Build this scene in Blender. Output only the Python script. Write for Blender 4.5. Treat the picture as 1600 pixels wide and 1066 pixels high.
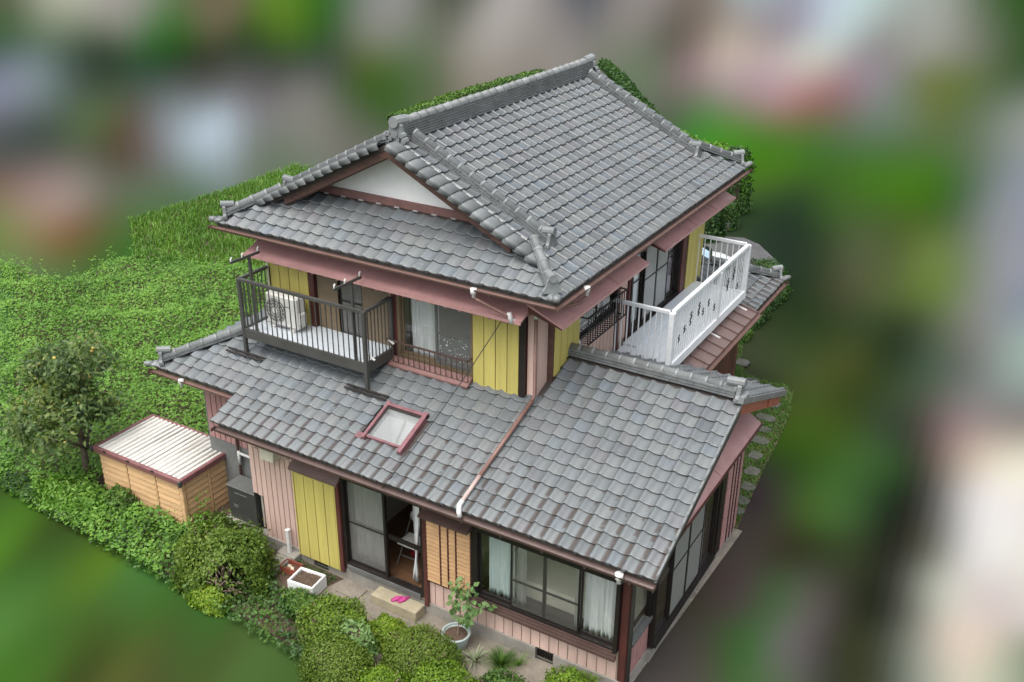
import bpy, bmesh, math, random
import numpy as np
from mathutils import Vector, Matrix

random.seed(7); RNG = np.random.default_rng(11)
scene = bpy.context.scene
for o in list(bpy.data.objects): bpy.data.objects.remove(o)
COL = scene.collection

# ------------------------------------------------------------------ camera
F_PX, CAM, YAW, PITCH, ROLL = 1566.48, Vector((4.55, -11.495, 12.248)), 0.52807, 0.44318, 0.01075
fwd = Vector((-math.sin(YAW)*math.cos(PITCH), math.cos(YAW)*math.cos(PITCH), -math.sin(PITCH)))
rgt = Vector((math.cos(YAW), math.sin(YAW), 0)); upv = rgt.cross(fwd)
r2 = rgt*math.cos(ROLL) + upv*math.sin(ROLL); u2 = upv*math.cos(ROLL) - rgt*math.sin(ROLL)
cd = bpy.data.cameras.new('camera'); cam = bpy.data.objects.new('camera', cd); COL.objects.link(cam)
cd.sensor_width = 36; cd.lens = F_PX/1600*36; cd.clip_end = 6000; cd.clip_start = .1
cam.matrix_world = Matrix(((r2.x, u2.x, -fwd.x, CAM.x), (r2.y, u2.y, -fwd.y, CAM.y), (r2.z, u2.z, -fwd.z, CAM.z), (0, 0, 0, 1)))
scene.camera = cam

# ------------------------------------------------------------------ sky, sun, exposure
SUN_EL, SUN_AZ = math.radians(68), math.radians(186)     # azimuth clockwise from +Y
w = bpy.data.worlds.new('World'); scene.world = w; w.use_nodes = True
nt = w.node_tree; bg = nt.nodes['Background']
sky = nt.nodes.new('ShaderNodeTexSky'); sky.sky_type = 'NISHITA'; sky.sun_disc = False
sky.sun_elevation = SUN_EL; sky.sun_rotation = SUN_AZ; sky.air_density = 1.2; sky.dust_density = 6.0; sky.ozone_density = 1.0
hs = nt.nodes.new('ShaderNodeHueSaturation'); hs.inputs['Saturation'].default_value = .36   # overcast: cloud greys the sky
nt.links.new(sky.outputs[0], hs.inputs['Color']); nt.links.new(hs.outputs[0], bg.inputs['Color'])
bg.inputs['Strength'].default_value = .15
sd = bpy.data.lights.new('sun', 'SUN'); sd.energy = .9; sd.angle = math.radians(60); sd.color = (1, .97, .92)
so = bpy.data.objects.new('sun', sd); COL.objects.link(so); so.location = (0, 0, 30)
sdir = Vector((math.sin(SUN_AZ)*math.cos(SUN_EL), math.cos(SUN_AZ)*math.cos(SUN_EL), math.sin(SUN_EL)))
so.rotation_euler = (-sdir).to_track_quat('-Z', 'Y').to_euler()
vs = scene.view_settings; vs.view_transform = 'Standard'; vs.look = 'None'; vs.gamma = 1; vs.exposure = 0.85; vs.use_curve_mapping = False
scene.render.engine = 'CYCLES'
ZG = .13                                                  # level of the yard

# ------------------------------------------------------------------ mesh helpers
class MB:
    def __init__(s): s.v = []; s.f = []; s.sm = False
    def add(s, vs_, fs):
        n = len(s.v); s.v += [tuple(p) for p in vs_]; s.f += [tuple(i+n for i in f) for f in fs]; return s
    def box(s, a, b):
        x0, y0, z0 = a; x1, y1, z1 = b
        return s.add([(x0,y0,z0),(x1,y0,z0),(x1,y1,z0),(x0,y1,z0),(x0,y0,z1),(x1,y0,z1),(x1,y1,z1),(x0,y1,z1)],
                     [(0,3,2,1),(4,5,6,7),(0,1,5,4),(1,2,6,5),(2,3,7,6),(3,0,4,7)])
    def bbox(s, a, b, bev=.006):
        """box with chamfered edges"""
        bm = bmesh.new(); bmesh.ops.create_cube(bm, size=1)
        c = [(a[i]+b[i])/2 for i in range(3)]; d = [abs(b[i]-a[i]) for i in range(3)]
        for v in bm.verts: v.co = Vector((c[0]+v.co.x*d[0], c[1]+v.co.y*d[1], c[2]+v.co.z*d[2]))
        bev = min(bev, min(d)*.45)
        bmesh.ops.bevel(bm, geom=bm.edges[:], offset=bev, segments=1, affect='EDGES')
        return s.bm(bm)
    def bm(s, bm):
        bm.verts.index_update(); s.add([v.co[:] for v in bm.verts], [[v.index for v in f.verts] for f in bm.faces]); bm.free(); return s
    def obox(s, c, ax, ay, az, d):
        c = Vector(c); P = []
        for k in (-1, 1):
            for (i, j) in ((-1,-1),(1,-1),(1,1),(-1,1)):
                P.append(c + Vector(ax)*(d[0]*i/2) + Vector(ay)*(d[1]*j/2) + Vector(az)*(d[2]*k/2))
        return s.add(P, [(0,3,2,1),(4,5,6,7),(0,1,5,4),(1,2,6,5),(2,3,7,6),(3,0,4,7)])
    def bar(s, p, q, wd, ht=None, up=(0,0,1)):
        p = Vector(p); q = Vector(q); d = (q-p); L = d.length; d.normalize(); upx = Vector(up)
        if abs(d.dot(upx)) > .98: upx = Vector((0,1,0))
        sx = d.cross(upx).normalized(); sz = sx.cross(d)
        return s.obox((p+q)/2, d, sx, sz, (L, wd, ht or wd))
    def prism(s, poly, ext):
        n = len(poly); e = Vector(ext)
        return s.add([Vector(p) for p in poly]+[Vector(p)+e for p in poly],
                     [tuple(range(n))[::-1], tuple(range(n, 2*n))]+[(i, (i+1) % n, n+(i+1) % n, n+i) for i in range(n)])
    def tube(s, pts, r, n=8, cap=True, arc=None, up=(0,0,1)):
        """round rod along pts; r number or list; arc=(a0,a1) makes an open trough"""
        pts = [Vector(p) for p in pts]; m = len(pts); base = len(s.v)
        rr = r if isinstance(r, (list, tuple)) else [r]*m; prev = None
        k = n+1 if arc else n
        for i, p in enumerate(pts):
            d = (pts[min(i+1, m-1)]-pts[max(i-1, 0)]).normalized()
            if prev is None:
                upx = Vector(up) if abs(d.dot(Vector(up))) < .97 else Vector((0, 1, 0)); sx = d.cross(upx).normalized()
            else: sx = (prev - d*prev.dot(d)).normalized()
            prev = sx; sz = sx.cross(d)
            for j in range(k):
                a = arc[0]+(arc[1]-arc[0])*j/n if arc else 2*math.pi*j/n
                s.v.append(tuple(p+sx*(rr[i]*math.cos(a))+sz*(rr[i]*math.sin(a))))
        for i in range(m-1):
            for j in range(n):
                j2 = j+1 if arc else (j+1) % n
                s.f.append((base+i*k+j, base+i*k+j2, base+(i+1)*k+j2, base+(i+1)*k+j))
        if cap and not arc:
            s.f.append(tuple(base+j for j in range(n))[::-1]); s.f.append(tuple(base+(m-1)*k+j for j in range(n)))
        return s
    def lathe(s, c, prof, n=20):
        base = len(s.v); c = Vector(c)
        for (r, z) in prof:
            for j in range(n):
                a = 2*math.pi*j/n; s.v.append((c.x+r*math.cos(a), c.y+r*math.sin(a), c.z+z))
        for i in range(len(prof)-1):
            for j in range(n):
                s.f.append((base+i*n+j, base+i*n+(j+1) % n, base+(i+1)*n+(j+1) % n, base+(i+1)*n+j))
        return s
    def sphere(s, c, r, sx=1, sy=1, sz=1, sub=2):
        bm = bmesh.new(); bmesh.ops.create_icosphere(bm, subdivisions=sub, radius=r)
        for v in bm.verts: v.co = Vector((c[0]+v.co.x*sx, c[1]+v.co.y*sy, c[2]+v.co.z*sz))
        return s.bm(bm)
    def mesh(s, name, smooth=False):
        me = bpy.data.meshes.new(name); me.from_pydata(s.v, [], s.f); me.update()
        if smooth: me.polygons.foreach_set('use_smooth', [True]*len(me.polygons))
        return me

WOFF = {}
def _place(o, parent, off):
    WOFF[o] = Vector(off)
    if parent is not None:
        o.parent = parent; o.location = Vector(off)-WOFF[parent]
    else: o.location = off
def obj(name, mb, mat, parent=None, smooth=False, off=(0,0,0), **props):
    me = mb if isinstance(mb, bpy.types.Mesh) else mb.mesh(name, smooth)
    if mat and not me.materials: me.materials.append(mat)
    o = bpy.data.objects.new(name, me); COL.objects.link(o); _place(o, parent, off)
    for k, v in props.items(): o[k] = v
    return o
def inst(name, me, M, parent):
    o = bpy.data.objects.new(name, me); COL.objects.link(o); o.parent = parent
    WOFF[o] = M.translation.copy(); o.matrix_local = Matrix.Translation(-WOFF[parent]) @ M
    return o
def thing(name, label, cat, loc=(0,0,0), group=None):
    o = bpy.data.objects.new(name, None); COL.objects.link(o); o.empty_display_size = .2; _place(o, None, loc)
    o['label'] = label; o['category'] = cat
    if group: o['group'] = group
    return o
def tag(o, label, cat, group=None):
    o['label'] = label; o['category'] = cat
    if group: o['group'] = group
    return o
# ------------------------------------------------------------------ materials
def lin(r, g, b):
    f = lambda c: (c/255/12.92 if c/255 <= .04045 else ((c/255+.055)/1.055)**2.4)
    return (f(r), f(g), f(b), 1)
class NT:
    def __init__(s, name):
        s.m = bpy.data.materials.new(name); s.m.use_nodes = True; s.t = s.m.node_tree
        s.b = s.t.nodes['Principled BSDF']; s.out = s.t.nodes['Material Output']
    def n(s, ty, **kw):
        x = s.t.nodes.new('ShaderNode'+ty)
        for k, v in kw.items():
            if k.startswith('i_'):
                key = k[2:]; x.inputs[int(key) if key.isdigit() else key].default_value = v
            else: setattr(x, k, v)
        return x
    def l(s, a, b): s.t.links.new(a, b)
    def mix(s, fac, a, b, blend='MIX'):
        x = s.n('Mix', data_type='RGBA', blend_type=blend)
        for sock, val in ((x.inputs[0], fac), (x.inputs[6], a), (x.inputs[7], b)):
            if isinstance(val, bpy.types.NodeSocket): s.l(val, sock)
            elif isinstance(val, (int, float)): sock.default_value = val
            else: sock.default_value = val
        return x.outputs[2]
    def math(s, op, a, b=None, c=None, clamp=False):
        x = s.n('Math', operation=op, use_clamp=clamp)
        for i, val in enumerate((a, b, c)):
            if val is None: continue
            if isinstance(val, bpy.types.NodeSocket): s.l(val, x.inputs[i])
            else: x.inputs[i].default_value = val
        return x.outputs[0]
    def noise(s, scale, detail=4, rough=.6, vec=None, dist=0):
        x = s.n('TexNoise', i_Scale=scale, i_Detail=detail, i_Roughness=rough, i_Distortion=dist)
        if vec is not None: s.l(vec, x.inputs['Vector'])
        return x
    def ramp(s, fac, stops):
        x = s.n('ValToRGB'); e = x.color_ramp.elements
        while len(e) < len(stops): e.new(.5)
        for el, (p, c) in zip(e, stops): el.position = p; el.color = c if len(c) == 4 else (*c, 1)
        s.l(fac, x.inputs[0]); return x.outputs[0]
    def mapr(s, v, a, b, c=0., d=1.):
        x = s.n('MapRange', i_1=a, i_2=b, i_3=c, i_4=d); s.l(v, x.inputs[0]); return x.outputs[0]
    def pos(s): return s.n('NewGeometry').outputs['Position']
    def scaled(s, vec, sc):
        x = s.n('Mapping'); x.inputs['Scale'].default_value = sc; s.l(vec, x.inputs['Vector']); return x.outputs[0]
    def bump(s, h, strength=.3, dist=.01):
        x = s.n('Bump', i_Strength=strength, i_Distance=dist); s.l(h, x.inputs['Height']); s.l(x.outputs[0], s.b.inputs['Normal'])
def gmat(name, col, rough=.6, var=.25, scale=3., grime=.25, gcol=(.05,.04,.03,1), stretch=(1,1,1), bump=.15, metal=0., per=.0, fine=60, spec=.5):
    """painted / plain surface: broad tone drift, weathering blotches, per-piece shift, fine bump"""
    t = NT(name); p = t.pos(); ps = t.scaled(p, stretch)
    n1 = t.noise(scale, 5, .62, ps); n2 = t.noise(scale*5, 4, .7, ps)
    hi = tuple(min(1, c*(1+var)) for c in col[:3])+(1,); lo = tuple(c*(1-var) for c in col[:3])+(1,)
    c = t.ramp(n1.outputs[0], [(.3, lo), (.7, hi)])
    if per:
        oi = t.n('ObjectInfo'); v = t.mapr(oi.outputs['Random'], 0, 1, 1-per, 1+per)
        hv = t.n('HueSaturation'); t.l(v, hv.inputs['Value']); t.l(c, hv.inputs['Color']); c = hv.outputs[0]
    if grime:
        g = t.mapr(n2.outputs[0], .52, .78, 0, grime); c = t.mix(g, c, gcol)
    t.l(c, t.b.inputs['Base Color'])
    r = t.mapr(n2.outputs[0], .3, .7, max(.05, rough-.1), min(1, rough+.12)); t.l(r, t.b.inputs['Roughness'])
    t.b.inputs['Metallic'].default_value = metal; t.b.inputs['Specular IOR Level'].default_value = spec
    if bump: t.bump(t.noise(fine, 4, .6, ps).outputs[0], bump, .006)
    return t.m
M = {}
def tile_mat():
    t = NT('roof_tile_clay'); p = t.pos()
    at = t.n('Attribute', attribute_name='tint'); oi = t.n('ObjectInfo')
    rnd = t.math('FRACT', t.math('ADD', at.outputs['Fac'], t.math('MULTIPLY', oi.outputs['Random'], 1.0)))
    c = t.ramp(rnd, [(0, (.098,.113,.121)), (.3, (.128,.145,.153)), (.55, (.150,.162,.163)), (.72, (.118,.144,.165)), (.86, (.138,.141,.150)), (1, (.080,.094,.106))])
    n1 = t.noise(1.1, 4, .6, p); c = t.mix(t.mapr(n1.outputs[0], .35, .7, 0, .35), c, (.145,.158,.156,1))
    n2 = t.noise(38, 5, .7, p); c = t.mix(t.mapr(n2.outputs[0], .45, .75, 0, .35), c, (.095,.098,.095,1))
    nl = t.noise(17, 3, .55, p); c = t.mix(t.mapr(nl.outputs[0], .66, .74, 0, .5), c, (.26,.265,.235,1))      # pale lichen spots
    ns = t.noise(2.0, 4, .65, t.scaled(p, (7,1.1,1.1))); c = t.mix(t.mapr(ns.outputs[0], .53, .72, 0, .45), c, (.070,.074,.078,1))   # dirty runs down the slope
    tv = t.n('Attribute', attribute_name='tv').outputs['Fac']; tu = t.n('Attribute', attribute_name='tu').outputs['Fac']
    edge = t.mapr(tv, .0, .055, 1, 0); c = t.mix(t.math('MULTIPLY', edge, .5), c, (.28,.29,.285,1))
    jt = t.math('MAXIMUM', t.mapr(tu, -.03, .01, 1, 0), t.mapr(tv, -.25, -.55, 0, 1)); c = t.mix(t.math('MULTIPLY', jt, .85), c, (.035,.03,.027,1))   # gap shadow painted into the joints, shadow and dirt along the lips
    # brown moss and soot that has run out from under the course above, on the lowest courses
    sx = t.n('SeparateXYZ'); t.l(p, sx.inputs[0])
    low = t.mapr(sx.outputs['Z'], 3.02, 3.52, 1, 0)
    band = t.math('MULTIPLY', t.mapr(tu, .60, .74, 0, 1), t.mapr(tu, .93, 1.03, 1, 0))
    n3 = t.noise(3.2, 4, .6, p)
    amt = t.math('ADD', t.math('MULTIPLY', low, .42), t.math('MULTIPLY', tv, .26))
    msk = t.math('MULTIPLY', band, t.mapr(t.math('ADD', n3.outputs[0], amt), .77, .82, 0, 1))
    msk = t.math('MULTIPLY', msk, t.mapr(low, 0, .06, 0, 1))
    c = t.mix(t.math('MULTIPLY', msk, .9), c, (.060,.048,.042,1))
    t.l(c, t.b.inputs['Base Color'])
    t.l(t.mapr(n2.outputs[0], .3, .7, .40, .60), t.b.inputs['Roughness'])
    t.b.inputs['Metallic'].default_value = .15; t.b.inputs['Specular IOR Level'].default_value = .6; t.b.inputs['Coat Weight'].default_value = .14; t.b.inputs['Coat Roughness'].default_value = .3
    t.bump(n2.outputs[0], .12, .004)
    return t.m
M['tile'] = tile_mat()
M['ridge'] = gmat('ridge_tile_clay', (.178,.192,.194,1), .45, .2, 2.2, .5, (.12,.115,.1,1), per=.18, bump=.2)
M['ridge_dk'] = gmat('ridge_course_clay', (.15,.16,.162,1), .55, .25, 4, .6, (.075,.07,.06,1), bump=.25)
M['mortar'] = gmat('white_plaster', (.45,.45,.43,1), .8, .1, 2, .2, (.3,.3,.28,1))
M['plaster'] = gmat('gable_plaster', (.88,.89,.88,1), .8, .03, 1.2, .12, (.4,.4,.38,1))
M['deck'] = gmat('roof_boarding', (.06,.05,.045,1), .8)
M['barge'] = gmat('bargeboard_wood', (.10,.052,.042,1), .6, .35, 3, .4, (.03,.02,.018,1), stretch=(1,1,6))
M['redwood'] = gmat('red_stained_wood', (.085,.026,.022,1), .5, .35, 3, .45, (.03,.015,.012,1), stretch=(1,1,.3))
M['orangewood'] = gmat('orange_stained_wood', (.30,.085,.045,1), .55, .2, 3, .25)
M['darkframe'] = gmat('dark_bronze_aluminium', (.028,.023,.021,1), .38, .2, 3, .2, (.06,.05,.045,1), metal=.4)
M['pinkmetal'] = gmat('pink_painted_sheet', (.45,.25,.24,1), .42, .16, .9, .42, (.27,.15,.13,1), bump=.06, spec=.5)
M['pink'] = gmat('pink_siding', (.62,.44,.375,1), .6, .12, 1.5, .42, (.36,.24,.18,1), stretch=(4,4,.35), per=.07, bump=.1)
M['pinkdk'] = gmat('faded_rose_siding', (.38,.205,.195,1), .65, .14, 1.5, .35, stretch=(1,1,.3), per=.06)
M['yellow'] = gmat('yellow_shutter_board', (.51,.44,.125,1), .5, .12, 1.6, .45, (.26,.21,.08,1), stretch=(4,4,.3), per=.05, bump=.08)
M['beige'] = gmat('ochre_slatted_panel', (.54,.33,.17,1), .55, .12, 2, .25, (.3,.16,.08,1), per=.06)
M['shedwall'] = gmat('shed_wood_cladding', (.60,.385,.205,1), .55, .18, 1.8, .4, (.26,.11,.04,1), stretch=(.4,.4,3), per=.08)
M['shedjoint'] = gmat('shed_joint_shadow_paint', (.30,.17,.085,1), .7)
M['shedtrim'] = gmat('shed_red_trim', (.20,.085,.085,1), .45, .2, 3, .3)
M['shedroof'] = gmat('white_corrugated_sheet', (.66,.65,.60,1), .5, .12, 2, .75, (.16,.14,.11,1), stretch=(9,.4,1), bump=.1)
M['gutter'] = gmat('copper_brown_gutter', (.135,.075,.06,1), .4, .15, 2, .3)
M['copperpipe'] = gmat('copper_brown_pipe', (.19,.105,.085,1), .45, .15, 3, .3)
M['gabletrim'] = gmat('rose_brown_trim', (.20,.105,.095,1), .6, .2, 3, .35)
M['gutterdk'] = gmat('dark_brown_gutter', (.085,.052,.045,1), .4, .2, 2, .3)
M['pipepink'] = gmat('faded_pink_pipe', (.44,.33,.30,1), .5, .12, 3, .3)
M['pvc'] = gmat('white_pvc', (.62,.62,.60,1), .45, .1, 6, .4, (.25,.24,.22,1))
M['bronze'] = gmat('grey_bronze_railing', (.075,.075,.070,1), .45, .15, 3, .2, (.13,.13,.12,1), metal=.25)
M['white'] = gmat('white_painted_aluminium', (.70,.73,.75,1), .42, .07, 2.5, .3, (.34,.33,.29,1), bump=.04)
M['whitefl'] = gmat('white_balcony_floor', (.55,.60,.64,1), .5, .05, 1.5, .15, (.45,.45,.43,1), bump=.04)
M['black'] = gmat('black_iron', (.015,.014,.014,1), .5, .2)
M['brownmetal'] = gmat('brown_metal_roof', (.155,.105,.095,1), .4, .15, 1.4, .35, (.09,.065,.06,1), bump=.05)
M['concrete'] = gmat('concrete', (.27,.255,.225,1), .85, .18, 2.5, .45, (.13,.12,.1,1), bump=.35)
M['paving'] = gmat('old_concrete_path', (.215,.19,.155,1), .88, .25, 2, .6, (.10,.085,.065,1), bump=.45)
M['wetconc'] = gmat('stained_concrete_apron', (.19,.165,.135,1), .8, .35, 3, .7, (.42,.40,.36,1), bump=.5)
M['stepconc'] = gmat('sandy_concrete_step', (.36,.315,.215,1), .85, .15, 3, .4, (.2,.17,.12,1), bump=.4)
M['soil'] = gmat('dark_soil', (.085,.055,.038,1), .95, .35, 9, .6, (.035,.024,.018,1), bump=1.0, fine=30)
M['stone'] = gmat('flagstone', (.075,.074,.066,1), .85, .25, 4, .5, (.09,.085,.07,1), bump=.6)
M['styro'] = gmat('white_foam', (.74,.75,.74,1), .7, .05, 5, .25, (.45,.44,.4,1))
M['terra'] = gmat('terracotta_plastic', (.24,.065,.04,1), .55, .2, 4, .3)
M['shell'] = gmat('pale_pebble', (.5,.42,.33,1), .7, .2, 8, .2)
M['pot'] = gmat('pale_blue_glaze', (.36,.43,.42,1), .35, .15, 6, .4, (.2,.2,.17,1))
M['magenta'] = gmat('magenta_rubber', (.42,.035,.19,1), .5, .15, 8, .15)
M['darkgrey'] = gmat('dark_grey_casing', (.045,.048,.045,1), .45, .15, 3, .2)
M['greytop'] = gmat('grey_casing_lid', (.12,.125,.12,1), .5, .15, 3, .3)
M['greywall'] = gmat('grey_render', (.16,.165,.16,1), .85, .15, 2, .4)
M['acwhite'] = gmat('ivory_casing', (.62,.615,.58,1), .5, .06, 4, .2, (.4,.38,.33,1))
M['skyred'] = gmat('crimson_skylight_frame', (.175,.075,.085,1), .4, .3, 6, .6, (.33,.22,.23,1), bump=.2)
M['cream'] = gmat('cream_plastic', (.62,.58,.47,1), .5, .06, 4, .15)
M['shaft'] = gmat('white_light_well', (.66,.67,.65,1), .7, .05, 1.5, .1)
M['room'] = gmat('room_wall', (.42,.38,.31,1), .9, .1, 1)
M['woodfloor'] = gmat('brown_floorboards', (.12,.062,.032,1), .45, .25, 2, .3, stretch=(1,6,1))
M['rug'] = gmat('speckled_rug', (.85,.80,.68,1), .95, .05, 9, .5, (.2,.19,.13,1), fine=80)
M['mat'] = gmat('plum_mat', (.075,.042,.045,1), .95, .15, 3)
M['screen'] = None
M['slat'] = gmat('tan_shutter_slat', (.17,.125,.075,1), .55, .1, 2, .2, per=.04)
M['bark'] = gmat('bark', (.11,.085,.065,1), .9, .3, 8, .5, bump=.8, fine=25)
M['twig'] = gmat('pale_twig', (.25,.19,.14,1), .9, .25, 8, .3)
M['persimmon'] = gmat('persimmon_skin', (.52,.38,.09,1), .4, .3, 9, .2, (.3,.3,.05,1), per=.3)
M['road'] = gmat('asphalt', (.075,.076,.078,1), .85, .2, 2, .3, bump=.4)
M['wallstone'] = gmat('mossy_block_wall', (.13,.135,.11,1), .9, .25, 3, .5, (.14,.15,.08,1), bump=.5)
M['carwhite'] = gmat('white_car_paint', (.72,.73,.74,1), .2, .03, 2, .0, bump=0)
M['carglass'] = gmat('dark_car_glass', (.02,.03,.03,1), .08, .1, 2, 0, bump=0)
M['cardash'] = gmat('pale_blue_cloth', (.30,.42,.50,1), .8, .1, 3, 0)
M['rubber'] = gmat('black_rubber', (.02,.02,.02,1), .8)
M['rose_tile'] = gmat('red_roof_tile_far', (.22,.07,.05,1), .7)

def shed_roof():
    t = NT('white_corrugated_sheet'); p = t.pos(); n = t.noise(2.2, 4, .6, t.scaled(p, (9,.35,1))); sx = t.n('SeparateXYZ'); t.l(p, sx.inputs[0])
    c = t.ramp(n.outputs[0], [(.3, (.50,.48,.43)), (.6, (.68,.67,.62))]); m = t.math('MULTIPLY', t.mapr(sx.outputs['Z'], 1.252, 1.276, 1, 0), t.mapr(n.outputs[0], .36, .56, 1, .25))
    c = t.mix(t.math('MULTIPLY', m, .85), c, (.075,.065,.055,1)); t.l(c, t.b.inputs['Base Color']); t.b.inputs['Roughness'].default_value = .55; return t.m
M['shedroof'] = shed_roof()
def glass_mat(name, tint=(.97,.985,.98,1), film=0., filmcol=(.5,.5,.48,1), rough=.02):
    t = NT(name); t.t.nodes.remove(t.b)
    tr = t.n('BsdfTransparent'); tr.inputs[0].default_value = tint
    gl = t.n('BsdfGlossy'); gl.inputs['Roughness'].default_value = rough; gl.inputs[0].default_value = (1,1,1,1)
    lw = t.n('LayerWeight'); ms = t.n('MixShader'); film = 1-math.sqrt(1-film)
    f2 = t.math('MULTIPLY_ADD', t.math('POWER', lw.outputs['Facing'], 5.), .95, .075, clamp=True)
    body = tr.outputs[0]
    if film:
        df = t.n('BsdfDiffuse'); df.inputs[0].default_value = filmcol
        nz = t.noise(3, 2, .5, t.pos()); m0 = t.n('MixShader'); t.l(t.mapr(nz.outputs[0], .3, .7, film*.96, min(1, film*1.04)), m0.inputs[0])
        t.l(body, m0.inputs[1]); t.l(df.outputs[0], m0.inputs[2]); body = m0.outputs[0]
    t.l(f2, ms.inputs[0]); t.l(body, ms.inputs[1]); t.l(gl.outputs[0], ms.inputs[2]); t.l(ms.outputs[0], t.out.inputs[0])
    return t.m
M['glass'] = glass_mat('window_glass')
M['screen'] = glass_mat('insect_screen', (.9,.9,.89,1), .30, (.34,.335,.32,1), .5)
M['screenthin'] = glass_mat('thin_insect_screen', (.95,.95,.94,1), .10, (.3,.29,.28,1), .5)
M['frost'] = glass_mat('frosted_glass', (.8,.8,.8,1), .985, (.30,.315,.30,1), .25)
M['skyglass'] = glass_mat('skylight_glass', (.96,.97,.97,1), .22, (.62,.64,.63,1), .03)
M['bubble'] = glass_mat('patterned_glass', (.8,.82,.82,1), .45, (.36,.37,.36,1), .2)
def cloth_mat(name, col, stripe=0, alpha=.0):
    t = NT(name); c = t.noise(4, 3, .6, t.scaled(t.pos(), (6,6,.6)))
    t.l(t.ramp(c.outputs[0], [(.3, tuple(x*.82 for x in col)), (.7, tuple(min(1, x*1.08) for x in col))]), t.b.inputs['Base Color'])
    t.b.inputs['Roughness'].default_value = .9; t.b.inputs['Specular IOR Level'].default_value = .1
    tl = t.n('BsdfTranslucent'); tl.inputs[0].default_value = (*col, 1); ms = t.n('MixShader', i_0=.25)
    t.l(t.b.outputs[0], ms.inputs[1]); t.l(tl.outputs[0], ms.inputs[2]); t.l(ms.outputs[0], t.out.inputs[0]); return t.m
M['curtain'] = cloth_mat('white_curtain', (.86,.87,.87)); M['curtaing'] = cloth_mat('mint_white_curtain', (.72,.81,.80)); M['lace'] = cloth_mat('grey_lace', (.62,.62,.60))
M['purple'] = cloth_mat('purple_curtain', (.16,.10,.19)); M['bluecloth'] = cloth_mat('pale_blue_bag', (.45,.52,.58)); M['darkcloth'] = cloth_mat('black_clothes', (.02,.018,.02)); M['redcloth'] = cloth_mat('red_cloth', (.25,.02,.03)); M['greencloth'] = cloth_mat('grey_green_cover', (.34,.38,.34))

def leaf_mat(name, cols, trans=.28, rough=.5):
    """foliage: every leaf gets its own green from the ramp through the 'tint' attribute, plus broad patches"""
    t = NT(name); at = t.n('Attribute', attribute_name='tint'); n = t.noise(.55, 3, .6, t.pos())
    f = t.math('ADD', t.math('MULTIPLY', at.outputs['Fac'], .62), t.mapr(n.outputs[0], .3, .7, -.02, .40), clamp=True)
    c = t.ramp(f, [(i/(len(cols)-1), x) for i, x in enumerate(cols)])
    t.l(c, t.b.inputs['Base Color']); t.b.inputs['Roughness'].default_value = rough; t.b.inputs['Specular IOR Level'].default_value = .35
    tl = t.n('BsdfTranslucent'); br = t.mix(1., c, (1.3,1.5,.6,1), 'MULTIPLY'); t.l(br, tl.inputs[0]); ms = t.n('MixShader', i_0=trans)
    t.l(t.b.outputs[0], ms.inputs[1]); t.l(tl.outputs[0], ms.inputs[2]); t.l(ms.outputs[0], t.out.inputs[0]); return t.m
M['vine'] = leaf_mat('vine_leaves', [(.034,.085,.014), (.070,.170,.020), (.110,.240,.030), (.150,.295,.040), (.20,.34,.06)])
M['weed'] = leaf_mat('weed_leaves', [(.022,.050,.014), (.042,.095,.022), (.070,.145,.028), (.110,.200,.032), (.17,.28,.035)])
M['grass'] = leaf_mat('tall_grass', [(.045,.11,.014), (.080,.180,.020), (.115,.235,.028), (.155,.265,.04), (.25,.27,.09)])
M['lawn'] = leaf_mat('short_grass', [(.030,.075,.012), (.052,.125,.018), (.080,.170,.022), (.11,.19,.030)])
M['shrub'] = leaf_mat('shrub_leaves', [(.032,.060,.012), (.060,.110,.018), (.092,.158,.022), (.13,.20,.028), (.18,.25,.04)])
M['azalea'] = leaf_mat('azalea_leaves', [(.050,.095,.012), (.090,.165,.016), (.130,.230,.020), (.185,.285,.022), (.27,.32,.03)])
M['azaleaolive'] = leaf_mat('olive_azalea_leaves', [(.045,.078,.014), (.078,.130,.018), (.115,.180,.024), (.155,.225,.030), (.21,.25,.04)])
M['azaleared'] = leaf_mat('bronze_tipped_azalea_leaves', [(.055,.085,.018), (.11,.13,.03), (.12,.21,.025), (.17,.27,.025), (.22,.20,.05)])
M['persleaf'] = leaf_mat('persimmon_leaves', [(.036,.064,.026), (.064,.110,.038), (.098,.158,.048), (.145,.195,.05), (.23,.23,.06)])
M['hedge'] = leaf_mat('hedge_leaves', [(.014,.034,.012), (.026,.066,.016), (.044,.105,.020), (.075,.16,.026)])
M['pale'] = leaf_mat('pale_broad_leaves', [(.08,.17,.05), (.12,.22,.07), (.17,.27,.09), (.2,.3,.12)])
M['varieg'] = leaf_mat('cream_striped_blades', [(.16,.20,.11), (.25,.29,.18), (.38,.40,.30), (.45,.46,.36)])
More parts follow.
